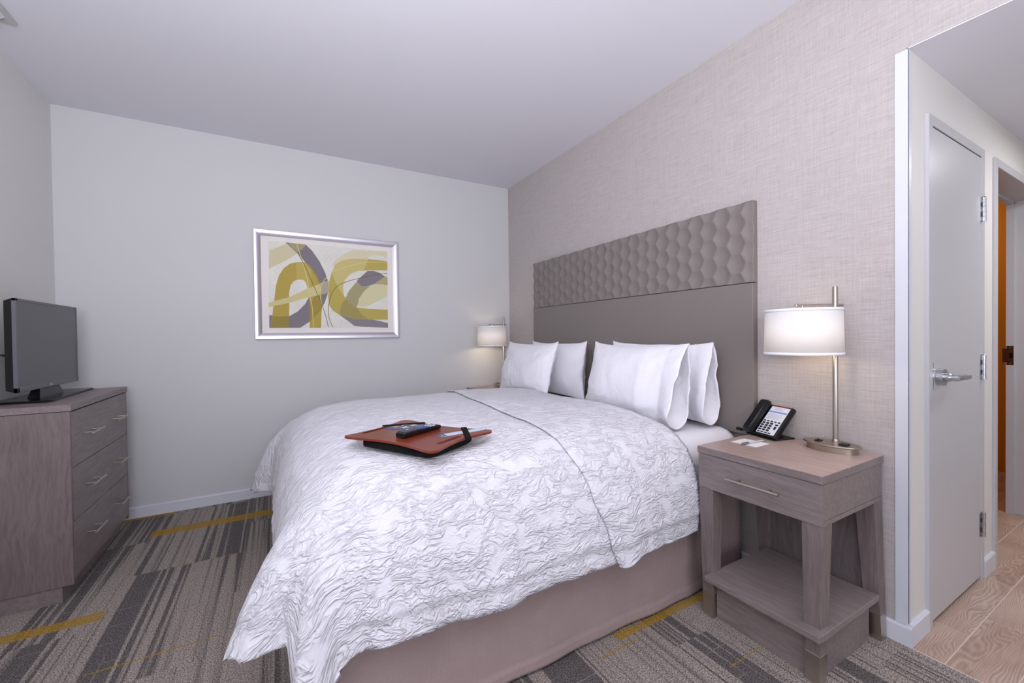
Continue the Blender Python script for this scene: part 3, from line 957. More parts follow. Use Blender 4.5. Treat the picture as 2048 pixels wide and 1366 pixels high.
def skirt_panel(pts, name, seed):
    """hanging panel along a plan polyline, top z .462 to floor, thickness by a doubled sheet"""
    rows_ = [0.462, 0.455, 0.40, 0.33, 0.26, 0.18, 0.11, 0.062, 0.052, 0.046, 0.036, 0.020, 0.012]
    rows_ = np.array(rows_)
    p0 = [Vector((p[0], p[1], 0)) for p in pts]
    Vv = []
    for k, p in enumerate(p0):
        d = (p0[min(k + 1, len(p0) - 1)] - p0[max(k - 1, 0)]).normalized()
        nrm = Vector((d.y, -d.x, 0))
        col = []
        for z in rows_:
            h = (0.462 - z) / 0.45
            s = k * 0.045
            a = 0.010 * h * h + 0.004 * h * math.sin(s * 9 + seed) + 0.003 * h * math.sin(s * 23 + 2 * seed)
            if z < 0.05:
                a += 0.0035
            a += 0.006 * h * max(0, noise.noise(Vector((s * 3, z * 4, seed))))
            q = p + nrm * a
            col.append((q.x, q.y, z))
        Vv.append(col)
    o = grid_obj(name, np.array(Vv), M_skirt, bed, (0, 0, 0))
    o.data.transform(Matrix.Translation(-BD))
    m = o.modifiers.new('thickness', 'SOLIDIFY'); m.thickness = 0.004; m.offset = -1
    return o


skirt_panel([(BX0 + 0.012 + (BX1 - BX0 - 0.02) * k / 44, BY0 - 0.004) for k in range(45)], 'bed_skirt', 1.3)
skirt_panel([(BX0 + 0.004, BY1 - (BY1 - BY0) * k / 42) for k in range(43)], 'bed_skirt', 2.1)
skirt_panel([(BX1 - 0.008 - (BX1 - BX0 - 0.02) * k / 44, BY1 + 0.002) for k in range(45)], 'bed_skirt', 3.7)
bm = bmesh.new()
box(bm, BX0 + 0.05, BX1, BY0, BY1, 0.455, 0.699, 0.115, 8)
part(bed, BD, 'mattress', bm, M_sheet, smooth=True)
bm = bmesh.new()
box(bm, BX0 + 0.01, BX1 - 0.001, BY0 - 0.006, BY1 + 0.006, 0.452, 0.466, 0.006, 2)
part(bed, BD, 'skirt_top', bm, M_skirt)
# loose top sheet seen between duvet and pillows, draped over the near edge
P = []
RS = 0.116
yn_, yf_ = BY0 - 0.008, BY1 + 0.008
for i in range(20):
    x = 1.605 + (2.020 - 1.605) * i / 19
    row = []
    for j in range(72):
        a = j / 71 * 2.4
        if a < 0.14:
            y, z = yn_ - 0.010 * (1 - a / 0.14) * (0.5 + 0.5 * math.sin(i * 1.3)), 0.462 + (0.594 - 0.462) * a / 0.14
        elif a < 0.32:
            th = (a - 0.14) / 0.18 * math.pi / 2
            y, z = yn_ + RS - RS * math.cos(th), 0.594 + RS * math.sin(th)
        elif a < 2.08:
            y, z = yn_ + RS + (a - 0.32) / 1.76 * (yf_ - yn_ - 2 * RS), 0.594 + RS
            z += 0.003 * noise.noise(Vector((x * 5, y * 4, 3)))
        elif a < 2.26:
            th = (a - 2.08) / 0.18 * math.pi / 2
            y, z = yf_ - RS + RS * math.sin(th), 0.594 + RS * math.cos(th)
        else:
            y, z = yf_, 0.594 - (a - 2.26) / 0.14 * 0.132
        row.append((x, y, z))
    P.append(row)
o = grid_obj('top_sheet', np.array(P), M_sheet, bed); o.data.transform(Matrix.Translation(-BD))
m = o.modifiers.new('thickness', 'SOLIDIFY'); m.thickness = 0.004; m.offset = -1

# ------------------------------------------------------------------ duvet: draped sheet with lobes at the foot corners
# arc-length profile from the flat top outwards over the edge (e = plan distance outward, z)
PE = np.array([0.0, 0.06, 0.15, 0.27, 0.41, 0.505, 0.57, 0.625, 0.66, 0.685, 0.698, 0.702, 0.704])
PZ = np.array([0.815, 0.815, 0.813, 0.807, 0.790, 0.766, 0.731, 0.681, 0.617, 0.548, 0.480, 0.43, 0.38])
FLAT = 0.704
PA = np.concatenate([[0], np.cumsum(np.hypot(np.diff(PE), np.diff(PZ)))])
AEDGE = float(PA[9])
Sx = 1.615
DX0, DY0, DY1 = -0.012, 1.178, 3.172
HEMDROP = float(PA[-1]) + 0.05


def keyed(x, K):
    """smooth interpolation through keys"""
    xs = np.array([k[0] for k in K]); ysk = np.array([k[1] for k in K])
    x = np.clip(x, xs[0], xs[-1])
    i = np.clip(np.searchsorted(xs, x) - 1, 0, len(xs) - 2)
    t_ = (x - xs[i]) / (xs[i + 1] - xs[i])
    t_ = t_ * t_ * (3 - 2 * t_)
    return ysk[i] * (1 - t_) + ysk[i + 1] * t_


Wd = DY1 - DY0
# q runs along the rim: positive on the near side (x), negative on the foot (y), beyond -Wd the far side
FLARE = [(-Wd - 1.7, 0.01), (-Wd - 0.5, 0.015), (-Wd - 0.06, 0.06), (-Wd + 0.16, 0.172), (-Wd + 0.34, 0.03), (-Wd + 0.6, 0.0), (-1.0, 0.012), (-0.55, 0.0), (-0.36, 0.035), (-0.235, 0.138), (-0.175, 0.11), (-0.10, 0.0), (-0.045, 0.022), (0.0, 0.04),
         (0.07, 0.045), (0.115, 0.036), (0.155, -0.008), (0.30, 0.016), (0.48, 0.004), (0.68, 0.018), (0.9, 0.006), (1.1, 0.016), (1.35, 0.002), (1.5, -0.012), (1.62, -0.022)]
HEMZ = [(-Wd - 1.7, 0.34), (-Wd - 0.2, 0.33), (-Wd, 0.24), (-Wd + 0.16, 0.26), (-Wd + 0.4, 0.30), (-1.0, 0.31), (-0.45, 0.325), (-0.25, 0.338), (-0.18, 0.352), (-0.10, 0.362), (-0.075, 0.30), (-0.05, 0.13), (0.06, 0.12), (0.105, 0.14), (0.145, 0.31), (0.20, 0.342), (0.3, 0.345), (0.55, 0.328), (0.8, 0.338), (1.15, 0.334), (1.62, 0.330)]


def duvet_points(ax, ay_signed, lift=0.0, xs_cap=None):
    """ax, ay: arc length outward from the flat zone toward the foot and toward near(-)/far(+) edges;
    negative ax = distance toward the head inside the flat zone"""
    axp = np.maximum(ax, 0); ay = np.abs(ay_signed); ayp = np.maximum(ay, 0)
    m0 = np.maximum(axp, ayp)
    n4 = 2.6 + 3.0 * np.clip(m0 / AEDGE, 0, 1) ** 2
    A = (axp ** n4 + ayp ** n4 + 1e-12) ** (1 / n4)
    mxx = np.maximum(np.maximum(axp, ayp), 1e-6)
    rx, ry = axp / mxx, ayp / mxx
    kp = 2.2 + 6.5 * np.clip(A / AEDGE, 0, 1) ** 2.5
    k = (rx ** kp + ry ** kp + 1e-12) ** (1 / kp)
    rx, ry = rx / k, ry / k
    Ae = np.minimum(A, AEDGE)
    E = np.interp(np.minimum(A, PA[-1]), PA, PE)
    Z = np.interp(Ae, PA, PZ)
    return A, rx, ry, E, Z


def make_duvet(i_ax, j_ay, lift, seed=0.0):
    AX, AY = np.meshgrid(i_ax, j_ay, indexing='ij')
    yflat = Wd / 2 - FLAT
    ay_out = np.sign(AY) * np.maximum(np.abs(AY) - yflat, 0)
    A, rx, ry, E, Z = duvet_points(AX, ay_out)
    px = DX0 + FLAT - np.where(AX > 0, E * rx, AX)
    yc = (DY0 + DY1) / 2
    inner = np.clip(AY, -yflat, yflat)
    py = yc + inner + np.sign(AY) * E * ry
    # rim coordinate and outward normal
    near = AY < 0
    onfoot = rx > ry
    q = np.where(onfoot, -(py - DY0), np.where(near, px - DX0, -Wd - (px - DX0)))
    nx = -np.power(rx, 2.0); nyv = np.sign(AY) * np.power(ry, 2.0)
    ln = np.sqrt(nx * nx + nyv * nyv) + 1e-9
    nx, nyv = nx / ln, nyv / ln
    hemA = HEMDROP
    h = np.clip((A - AEDGE) / (hemA - AEDGE), 0, 1.0)
    hz = keyed(q, HEMZ)
    zedge = PZ[9]
    if lift:
        hz = hz - 0.022 * np.exp(-((q - 1.16) / 0.045) ** 2)
    Z = np.where(A > AEDGE, zedge + (hz - zedge) * h, Z)
    ramp_ = np.clip((A - PA[6]) / (hemA - PA[6]), 0, 1) ** 1.25
    fl = keyed(q, FLARE)
    hang = np.clip((A - PA[7]) / (hemA - PA[7]), 0, 1)
    wavm = np.where(((q > 0.2) & (q < 1.4)) | (q < -0.45), 1.0, 0.0)
    wav = wavm * (0.006 * np.sin(q * 21 + 1.1) * hang + 0.003 * np.sin(q * 47 + 2.0) * hang)
    # quilted border: a soft ridge above the hem
    bord = 0.007 * np.exp(-((Z - (hz + 0.088)) / 0.020) ** 2) - 0.006 * np.exp(-((Z - (hz + 0.060)) / 0.012) ** 2)
    bord = np.where(A > AEDGE * 0.9, bord, 0)
    out = fl * ramp_ + wav + bord * np.where((q > 0.17) | (q < -0.3), 1, 0.3)
    px = px + nx * out; py = py + nyv * out
    # gentle unevenness of the filled top
    flatv = np.vectorize(lambda a, b: noise.noise(Vector((a * 2.6, b * 2.6, seed))))(px, py)
    fl2 = np.vectorize(lambda a, b: noise.noise(Vector((a * 7, b * 7, seed + 4))))(px, py)
    top = 1 - np.clip(A / AEDGE, 0, 1) ** 2
    Z = Z + (0.010 * flatv + 0.0035 * fl2) * (0.35 + 0.65 * top)
    # sink slightly toward the head end
    u = np.clip((px - 1.15) / 0.47, 0, 1)
    Z = Z - 0.020 * u * u * np.clip((Z - 0.60) / 0.2, 0, 1)
    # hollow pressed by the lap desk
    lx = (px - 0.469) * 0.506 - (py - 1.58) * 0.863; ly = (px - 0.469) * 0.863 + (py - 1.58) * 0.506
    foot = np.clip((1.0 - np.maximum(np.abs(lx) / 0.235, np.abs(ly) / 0.195)) / 0.18, 0, 1)
    Z = np.where(foot > 0, np.minimum(Z, Z * (1 - foot) + np.minimum(Z, 0.7745) * foot), Z)
    if lift:
        # lift along the rough surface normal
        zt_ = np.clip((Z - 0.55) / 0.2, 0, 1)
        Z = Z + lift * zt_
        px = px + nx * lift * (1 - zt_); py = py + nyv * lift * (1 - zt_)
    UV = np.stack([AX, AY], -1)
    return np.stack([px, py, Z], -1), UV, A


def axis_steps(lo, hi, step):
    return np.linspace(lo, hi, int(round((hi - lo) / step)) + 1)


DU = Vector((0.8, 2.175, 0.0))
ax_head = -(Sx - (DX0 + FLAT))
i_ax = axis_steps(ax_head, HEMDROP, 0.0155)
yfl = Wd / 2 - FLAT
j_ay = axis_steps(-(yfl + HEMDROP), yfl + HEMDROP, 0.0155)
V, UV, _A = make_duvet(i_ax, j_ay, 0.0)
duvet = grid_obj('duvet', V, M_duvet, None, tuple(DU), UV, flip=True, drop=_A > HEMDROP * 1.002)
tag(duvet, 'white puckered duvet draped over the bed with its corners hanging', 'duvet')
m = duvet.modifiers.new('thickness', 'SOLIDIFY'); m.thickness = 0.014; m.offset = -1
# folded-back head end: a second layer from the fold line up to the head edge
jn = axis_steps(-(yfl + HEMDROP + 0.012), yfl + HEMDROP - 0.02, 0.0155)
FOLD = [(-1.45, 1.15), (-1.36, 1.12), (-1.20, 1.065), (-1.05, 1.02), (-0.85, 0.985), (-0.5, 0.975), (0.0, 1.005), (0.6, 1.08), (1.0, 1.14), (1.45, 1.17)]
rows_uv, rows_v = [], []
cols = 34
AX2 = np.zeros((cols, len(jn))); AY2 = np.zeros_like(AX2)
xf = keyed(jn, FOLD)
for c in range(cols):
    s = c / (cols - 1)
    xx = xf + (Sx + 0.004 - xf) * s
    AX2[c] = -(xx - (DX0 + FLAT)); AY2[c] = jn


def make_fold():
    # evaluate point by point through the same surface
    yflat = Wd / 2 - FLAT
    V2 = np.zeros(AX2.shape + (3,))
    for jj in range(len(jn)):
        v, _, _ = make_duvet(AX2[:, jj], np.array([jn[jj]]), 0.0065)
        V2[:, jj] = v[:, 0]
    return V2


V2 = make_fold()
f2 = grid_obj('turned_back_fold', V2, M_duvet, duvet, (0, 0, 0), np.stack([AX2 + 3.3, AY2], -1), flip=True)
f2.data.transform(Matrix.Translation(-DU))
m = f2.modifiers.new('thickness', 'SOLIDIFY'); m.thickness = 0.005; m.offset = -1

# ------------------------------------------------------------------ pillows leaning on the headboard


def pillow(name, loc, lean, width, height, thick, open_end, label, seed, rz=0.0, group='bed pillows'):
    """local axes: x thickness (front is -x), y width, z height. open_end: -1 near end is an open pillowcase hem, 0 both closed"""
    NU, NV = 64, 56
    hem = 0.105
    Vv = np.zeros((NU, NV, 3))
    for i in range(NU):
        u = i / (NU - 1)                       # 0 = near (-y) end, 1 = far end
        y = (u - 0.5) * width
        if open_end:
            ub = max(0.0, (u * width - hem) / (width - hem))   # 0 at the end of the stuffing
        else:
            ub = u
        if open_end:
            # fullness: stays open at hem, closes at far seam
            full = 1.0 - abs(2 * (0.5 + ub / 2) - 1) ** 2.4 if ub > 0 else 1.0
            full = max(0.0, 1 - ub ** 2.6) ** 0.75
            body = max(0.0, min(1.0, 4 * ub * (1 - ub) + 0.55 * (1 - ub))) ** 0.6
            tk = thick * body
            if u * width < hem:
                tk = thick * (0.55 + 0.06 * math.sin(u * 30))
            else:
                s_ = min(1.0, (u * width - hem) / 0.12)
                tk = thick * (0.55 * (1 - s_) + body * s_)
        else:
            tk = thick * max(0.0, 1 - abs(2 * u - 1) ** 2.5) ** 0.62
        # seam ends: ears at the corners
        e = abs(2 * u - 1)
        hgt = height * (1 - 0.075 * (1 - e ** 3))
        for j in range(NV):
            a = 2 * math.pi * j / NV
            c, s = math.cos(a), math.sin(a)
            zz = 0.5 * hgt * (1 if s >= 0 else -1) * abs(s) ** 0.72
            zn = zz / (0.5 * hgt)
            prof = max(0.0, 1 - abs(zn) ** 2.2) ** 0.72
            xx = 0.5 * tk * (1 if c >= 0 else -1) * prof
            if open_end and u * width < hem:
                # hem hangs open: wider low down, narrow at the top fold
                k = 1 - u * width / hem
                low = 0.5 - zn * 0.5
                xx = 0.5 * tk * (1 if c >= 0 else -1) * (prof * (1 - k) + k * (0.16 + 1.75 * low ** 0.9) * max(0, 1 - abs(zn) ** 5) ** 0.6)
                xx += 0.004 * k * math.sin(zn * 5 + seed)
            wr = 0.010 * noise.noise(Vector((y * 5 + seed, zn * 2.2, c * 1.3 + seed))) + 0.005 * noise.noise(Vector((y * 13, zn * 7 + seed, c)))
            # creases radiating from the corners
            wr += 0.0035 * math.sin((y * 26 + zn * 9) + 2.5 * noise.noise(Vector((y * 4, zn * 3, seed)))) * e
            rg_ = noise.noise(Vector((y * 9 + zn * 2.5 + seed, zn * 2.4 - y * 2.5, seed + (3.0 if c >= 0 else 0.0))))
            wr += 0.009 * max(0.0, 1 - abs(rg_) * 4.5) * (0.35 + 0.65 * e)
            kk = prof * min(1.0, tk / (0.3 * thick + 1e-6))
            xx += (1 if c >= 0 else -1) * wr * kk
            yy = y + 0.010 * noise.noise(Vector((zn * 2, seed, u)))
            # pinched ends pull in at mid height
            if not open_end or u > 0.5:
                yy -= (u - 0.5) * 2 * 0.030 * (1 - zn * zn) * e ** 4
            if zn > 0 and (not open_end or u > 0.5):
                zz += 0.009 * zn * abs(zn) ** 3 * e ** 9
            zz += (0.008 if zn > 0 else 0.004) * noise.noise(Vector((y * 4, seed * 2, 1.0 if zn > 0 else -1.0)))
            Vv[i, j] = (xx, yy, zz + height * 0.5)
    o = grid_obj(name, Vv, M_pillow, None, (0, 0, 0), wrap=True)
    me = o.data
    # close the seam ends
    bm = bmesh.new(); bm.from_mesh(me)
    bm.verts.ensure_lookup_table()
    if not open_end:
        bm.faces.new([bm.verts[j] for j in range(NV)])
    bm.faces.new([bm.verts[(NU - 1) * NV + j] for j in range(NV)][::-1])
    bmesh.ops.recalc_face_normals(bm, faces=bm.faces)
    bm.to_mesh(me); bm.free()
    for p in me.polygons:
        p.use_smooth = True
    if open_end:
        m = o.modifiers.new('cloth', 'SOLIDIFY'); m.thickness = 0.004; m.offset = -1
    o.location = loc
    o.rotation_euler = (0, R(lean), R(rz))
    tag(o, label, 'pillow', group)
    if open_end:
        # stitched line where the hem band begins
        rs = []
        i = int(round(hem / width * (NU - 1)))
        pts = [Vector(Vv[i, j]) * 1.0 for j in range(NV)]
        bm = bmesh.new()
        cen = Vector((0, pts[0].y, height * 0.5))
        ring = []
        for p in pts:
            d = (p - cen); d.y = 0; d = d.normalized() if d.length > 1e-6 else Vector((1, 0, 0))
            ring.append(p + d * 0.0012)
        tube(bm, ring + [ring[0]], 0.0013, 6)
        build('hem_seam', bm, M_pillow, o, smooth=True)
    return o


pillow('pillow', (1.925, 1.715, 0.727), 4, 0.735, 0.425, 0.16, -1, 'white pillow with open case end, nearest the nightstand phone, flat against headboard', 5.1, rz=0)
pillow('pillow', (1.705, 1.735, 0.731), 14, 0.700, 0.425, 0.17, -1, 'white pillow with open case end leaning in front, on the phone side', 1.7, rz=0)
pillow('pillow', (1.915, 2.70, 0.727), 4, 0.74, 0.425, 0.16, 0, 'white pillow with closed end against the headboard, on the picture side', 8.3, rz=0)
pillow('pillow', (1.660, 2.80, 0.745), 15, 0.72, 0.415, 0.16, 0, 'white pillow with pointed corners leaning in front, beside the far lamp', 3.9, rz=0)

# ------------------------------------------------------------------ nightstands


def nightstand(loc, label, mirror=False):
    """local: x toward the wall 0..0.475, y 0..0.478 away from the camera, z up"""
    root = thing('nightstand', loc, label, 'nightstand', 'nightstands beside the bed')
    D, Wn, Z = 0.475, 0.478, 0.71
    def p(name, bm, m, parent=None, **k):
        return build(name, bm, m, parent or root, **k)
    p('top', one_box(0, D, 0, Wn, Z - 0.028, Z, 0.0014, 1), [M_wood_y])
    # laminate sheet on the top
    p('top_laminate', one_box(0.001, D - 0.001, 0.001, Wn - 0.001, Z, Z + 0.0008), M_wood_top)
    bm = bmesh.new()
    box(bm, 0.026, D - 0.006, 0.004, 0.022, 0.553, Z - 0.029, 0.001, 1); p('side_panel', bm, M_wood_y)
    p('side_panel', one_box(0.026, D - 0.006, Wn - 0.022, Wn - 0.004, 0.553, Z - 0.029, 0.001, 1), M_wood_y)
    p('back_rail', one_box(D - 0.024, D - 0.006, 0.022, Wn - 0.022, 0.553, Z - 0.029), M_wood_dim)
    for ya in (0.003, Wn - 0.025):
        p('side_rail', one_box(0.02, D - 0.004, ya, ya + 0.022, 0.536, 0.5515, 0.001, 1), M_wood_y)
    p('drawer_bottom', one_box(0.024, D - 0.02, 0.022, Wn - 0.022, 0.556, 0.566), M_wood_dim)
    dw = p('drawer', one_box(0.004, 0.024, 0.003, Wn - 0.003, 0.536, Z - 0.030, 0.0012, 1), M_wood_y)
    bm = bmesh.new()
    tube(bm, [(-0.028, 0.128, 0.612), (-0.028, 0.330, 0.612)], 0.0055, 12)
    for yy in (0.170, 0.288):
        tube(bm, [(0.006, yy, 0.612), (-0.028, yy, 0.612)], 0.0042, 10)
    p('handle', bm, M_nickel, dw, smooth=True, angle=40)
    # tapered legs with metal shoes
    for fx in (0, 1):
        for fy in (0, 1):
            a0, b0 = 0.066, 0.046                 # top / foot width
            xt = 0.006 if fx == 0 else D - 0.006 - a0
            yt = 0.003 if fy == 0 else Wn - 0.003 - a0
            dx = -0.018 if fx == 0 else 0.0
            dy = (-0.004 if fx == 0 else -0.020) if fy == 0 else -0.030
            xb = xt + dx + (0.0 if fx == 0 else a0 - b0)
            yb = yt + dy + (0.006 if fy == 0 else a0 - b0)
            def quad(t_):
                wv = a0 + (b0 - a0) * t_
                x_, y_ = xt + (xb - xt) * t_, yt + (yb - yt) * t_
                z_ = 0.536 * (1 - t_)
                return [(x_, y_, z_), (x_ + wv, y_, z_), (x_ + wv, y_ + wv, z_), (x_, y_ + wv, z_)]
            ts = 1 - 0.098 / 0.536
            bm = bmesh.new(); hexa(bm, quad(ts), quad(0))
            bmesh.ops.recalc_face_normals(bm, faces=bm.faces)
            bmesh.ops.bevel(bm, geom=bm.edges[:], offset=0.0015, segments=1, affect='EDGES')
            lg = p('leg', bm, M_wood_v)
            bm = bmesh.new(); hexa(bm, quad(1.0), quad(ts))
            bmesh.ops.recalc_face_normals(bm, faces=bm.faces)
            bmesh.ops.bevel(bm, geom=bm.edges[:], offset=0.001, segments=1, affect='EDGES')
            p('metal_shoe', bm, M_nickel, lg)
    p('back_panel', one_box(D - 0.045, D - 0.03, 0.05, Wn - 0.07, 0.06, 0.536), M_wood_dim)
    p('lower_shelf', one_box(-0.050, 0.40, -0.012, 0.412, 0.168, 0.190, 0.0015, 1), M_wood_y)
    p('lower_box', one_box(0.010, 0.40, 0.020, 0.398, 0.0, 0.168, 0.001, 1), M_wood_y)
    return root


NS = Vector((1.588, 0.700, 0))
nightstand(NS, 'grey-brown nightstand with a bar handle and tapered legs, carrying the black phone')
NS2 = Vector((1.588, 3.215, 0))
nightstand(NS2, 'grey-brown nightstand almost hidden behind the bed, in the corner by the picture wall')

# ------------------------------------------------------------------ table lamps


def lamp(loc, arm_deg, label, watts, lowered=0.0):
    """brushed nickel post lamp, oval foot with switch and socket, drum shade hung from a side arm"""
    root = thing('table_lamp', loc, label, 'lamp', 'bedside lamps')
    def p(name, bm, m, parent=None, **k):
        return build(name, bm, m, parent or root, **k)
    bm = bmesh.new()
    lathe(bm, [(0.0835, 0.0), (0.0835, 0.022), (0.0945, 0.025), (0.0955, 0.028), (0.094, 0.031), (0.05, 0.0325), (0.01, 0.0325)], 56, -0.035, 0.0, 0.66, 1.06)
    base = p('base', bm, M_nickel_base, smooth=True, angle=40)
    bm = bmesh.new(); box(bm, -0.062, -0.034, 0.030, 0.052, 0.0325, 0.0365, 0.002, 2); box(bm, -0.055, -0.042, 0.037, 0.046, 0.0365, 0.040, 0.001, 1)
    p('switch', bm, M_black, base)
    bm = bmesh.new(); box(bm, -0.062, -0.024, -0.062, -0.034, 0.0325, 0.0375, 0.002, 2)
    for yy in (-0.055, -0.044):
        box(bm, -0.050, -0.040, yy, yy + 0.003, 0.0374, 0.0378, mi=1)
    p('socket', bm, [M_black, M_gap_shade], base)
    bm = bmesh.new()
    lathe(bm, [(0.0125, 0.032), (0.0125, 0.037), (0.0105, 0.041), (0.0098, 0.041), (0.0098, 0.672), (0.0088, 0.674)], 20)
    p('pole', bm, M_nickel, smooth=True, angle=40)
    ca, sa = math.cos(R(arm_deg)), math.sin(R(arm_deg))
    az = 0.598
    bm = bmesh.new()
    tube(bm, [(-0.030 * ca, -0.030 * sa, az), (0.150 * ca, 0.150 * sa, az)], 0.0052, 12)
    lathe(bm, [(0.002, az - 0.007), (0.0062, az - 0.004), (0.0072, az), (0.0062, az + 0.004), (0.002, az + 0.007)], 12, 0.152 * ca, 0.152 * sa)
    arm = p('arm', bm, M_nickel, smooth=True, angle=40)
    cx, cy = 0.128 * ca, 0.128 * sa
    bm = bmesh.new(); tube(bm, [(cx, cy, az), (cx, cy, az - 0.035)], 0.004, 10)
    lathe(bm, [(0.004, az - 0.028), (0.009, az - 0.026), (0.009, az - 0.022), (0.004, az - 0.020)], 14, cx, cy)
    for k in range(3):
        a = R(120 * k + 20)
        tube(bm, [(cx, cy, az - 0.026), (cx + 0.134 * math.cos(a), cy + 0.134 * math.sin(a), az - 0.030)], 0.0018, 6)
    tube(bm, [(cx, cy, az - 0.03), (cx, cy, az - 0.075)], 0.014, 14)
    p('shade_fitting', bm, M_nickel, arm)
    zt_, zb_ = az - 0.016, az - 0.204
    bm = bmesh.new()
    lathe(bm, [(0.1385, zb_), (0.1345, zt_)], 64, cx, cy, closed_top=False, closed_bottom=False)
    sh = p('lamp_shade', bm, M_shade, smooth=True)
    m = sh.modifiers.new('thickness', 'SOLIDIFY'); m.thickness = 0.0015; m.offset = 0
    for z0, z1, r in ((zb_, zb_ + 0.011, 0.1395), (zt_ - 0.011, zt_, 0.1358)):
        bm = bmesh.new(); lathe(bm, [(r, z0), (r - 0.0003, z1)], 64, cx, cy, closed_top=False, closed_bottom=False)
        q = p('shade_tape', bm, M_shade_band, sh, smooth=True)
        mm = q.modifiers.new('thickness', 'SOLIDIFY'); mm.thickness = 0.0012; mm.offset = 0
    bm = bmesh.new()
    lathe(bm, [(0.006, az - 0.150), (0.020, az - 0.142), (0.028, az - 0.120), (0.024, az - 0.098), (0.013, az - 0.076)], 18, cx, cy)
    p('bulb', bm, M_bulb, arm, smooth=True)
    l = bpy.data.lights.new('lamp_light', 'POINT'); l.energy = watts; l.color = (1.0, 0.80, 0.56); l.shadow_soft_size = 0.03
    lo = bpy.data.objects.new('lamp_light', l); lo.location = (cx, cy, az - 0.158); link(lo, root)
    return root


lamp(Vector((2.018, 0.842, 0.7108)), 145, 'brushed nickel post lamp with white drum shade beside the phone', 0.8)
lamp(Vector((1.905, 3.520, 0.7108)), 180, 'brushed nickel post lamp with white drum shade in the far corner', 1.1)

# ------------------------------------------------------------------ desk phone
PH = Vector((1.945, 1.118, 0.7108))
ph = thing('desk_phone', PH, 'black desk phone with a white keypad panel on the nightstand', 'phone', rz=R(-15))
SL = R(49)
FM = Matrix.Translation((0.0, 0, 0.016)) @ Matrix(((0, math.cos(SL), -math.sin(SL), 0), (-1, 0, 0, 0), (0, math.sin(SL), math.cos(SL), 0), (0, 0, 0, 1)))


def fp(name, bm, m, parent=None, **k):
    bm.transform(FM)
    return build(name, bm, m, parent or ph, **k)


bm = bmesh.new(); box(bm, -0.085, 0.085, 0.0, 0.170, -0.024, 0.0, 0.005, 2); body = fp('body', bm, M_black, smooth=True, angle=35)
bm = bmesh.new(); box(bm, 0.004, 0.125, -0.078, 0.078, 0.0, 0.007, 0.003, 2)
hexa(bm, [(0.03, -0.05, 0.006), (0.085, -0.05, 0.006), (0.085, 0.05, 0.006), (0.03, 0.05, 0.006)], [(0.055, -0.045, 0.055), (0.075, -0.045, 0.078), (0.075, 0.045, 0.078), (0.055, 0.045, 0.055)])
build('foot', bm, M_black, ph)
bm = bmesh.new()
hexa(bm, [(-0.083, -0.004, 0.001), (-0.030, -0.004, 0.001), (-0.030, 0.180, 0.001), (-0.083, 0.180, 0.001)], [(-0.078, 0.002, 0.030), (-0.036, 0.002, 0.030), (-0.036, 0.174, 0.030), (-0.078, 0.174, 0.030)])
bmesh.ops.recalc_face_normals(bm, faces=bm.faces)
bmesh.ops.bevel(bm, geom=bm.edges[:], offset=0.006, segments=3, affect='EDGES')
fp('handset', bm, M_black, smooth=True, angle=50)
bm = bmesh.new(); box(bm, -0.022, 0.074, 0.010, 0.160, 0.0, 0.0012)
plate = fp('face_plate', bm, simple('white_phone_card', (232, 234, 242), 0.45, vary=0.02))
bm = bmesh.new(); box(bm, -0.018, 0.076, 0.162, 0.166, 0.0, 0.0016); fp('message_light', bm, simple('red_indicator', (150, 40, 44), 0.4))
bm = bmesh.new()
box(bm, -0.020, 0.072, 0.126, 0.135, 0.0012, 0.0015)
for k in range(3):
    box(bm, -0.004, 0.050 - 0.012 * (k % 2), 0.142 + k * 0.0052, 0.1438 + k * 0.0052, 0.0012, 0.0015, mi=1)
for k in range(6):
    box(bm, -0.014, 0.066 - 0.009 * ((k * 2) % 3), 0.091 + k * 0.0052, 0.0926 + k * 0.0052, 0.0012, 0.0015, mi=1)
fp('printed_directory', bm, [simple('blue_print', (140, 156, 226), 0.5), simple('grey_print', (176, 178, 188), 0.5)], plate)
kb = None
KEYS = []
for c in range(5):
    KEYS.append((-0.012 + c * 0.019, 0.078, 0.011, 0.006))
for r_ in range(4):
    for c in range(3):
        KEYS.append((-0.010 + c * 0.021, 0.066 - r_ * 0.0125, 0.014, 0.0085))
KEYS.append((0.060, 0.064, 0.014, 0.007)); KEYS.append((0.060, 0.047, 0.010, 0.016))
for c in range(4):
    KEYS.append((-0.010 + c * 0.0195, 0.016, 0.013, 0.005))
key_mesh = {}
for (u, v, wu, hv) in KEYS:
    kk = (wu, hv)
    if kk not in key_mesh:
        bm = bmesh.new(); box(bm, -wu / 2, wu / 2, -hv / 2, hv / 2, 0.0012, 0.0042, 0.0008, 1)
        Rm = FM.to_3x3().to_4x4(); bm.transform(Rm)
        o = build('key', bm, M_black, plate); key_mesh[kk] = o.data
    else:
        o = bpy.data.objects.new('key', key_mesh[kk]); link(o, plate)
    o.location = FM @ Vector((u, v, 0))
bm = bmesh.new()
st = FM @ Vector((-0.082, 0.004, -0.005))
path = curve_pts([st, st + Vector((-0.004, 0.016, -0.004)), st + Vector((0.010, 0.040, -0.006)), st + Vector((0.022, 0.052, -0.002))], 6)
tube(bm, path[:8], 0.0022, 8)
hel = []
P0, P1 = path[7], st + Vector((0.012, 0.068, -0.009))
for k in range(97):
    s = k / 96
    c = P0 + (P1 - P0) * s
    hel.append(c + Vector((0.0062 * math.cos(s * 2 * math.pi * 6), 0, 0.0062 * math.sin(s * 2 * math.pi * 6) + 0.004)))
tube(bm, hel, 0.0019, 6)
build('coiled_cord', bm, M_black, ph, smooth=True)

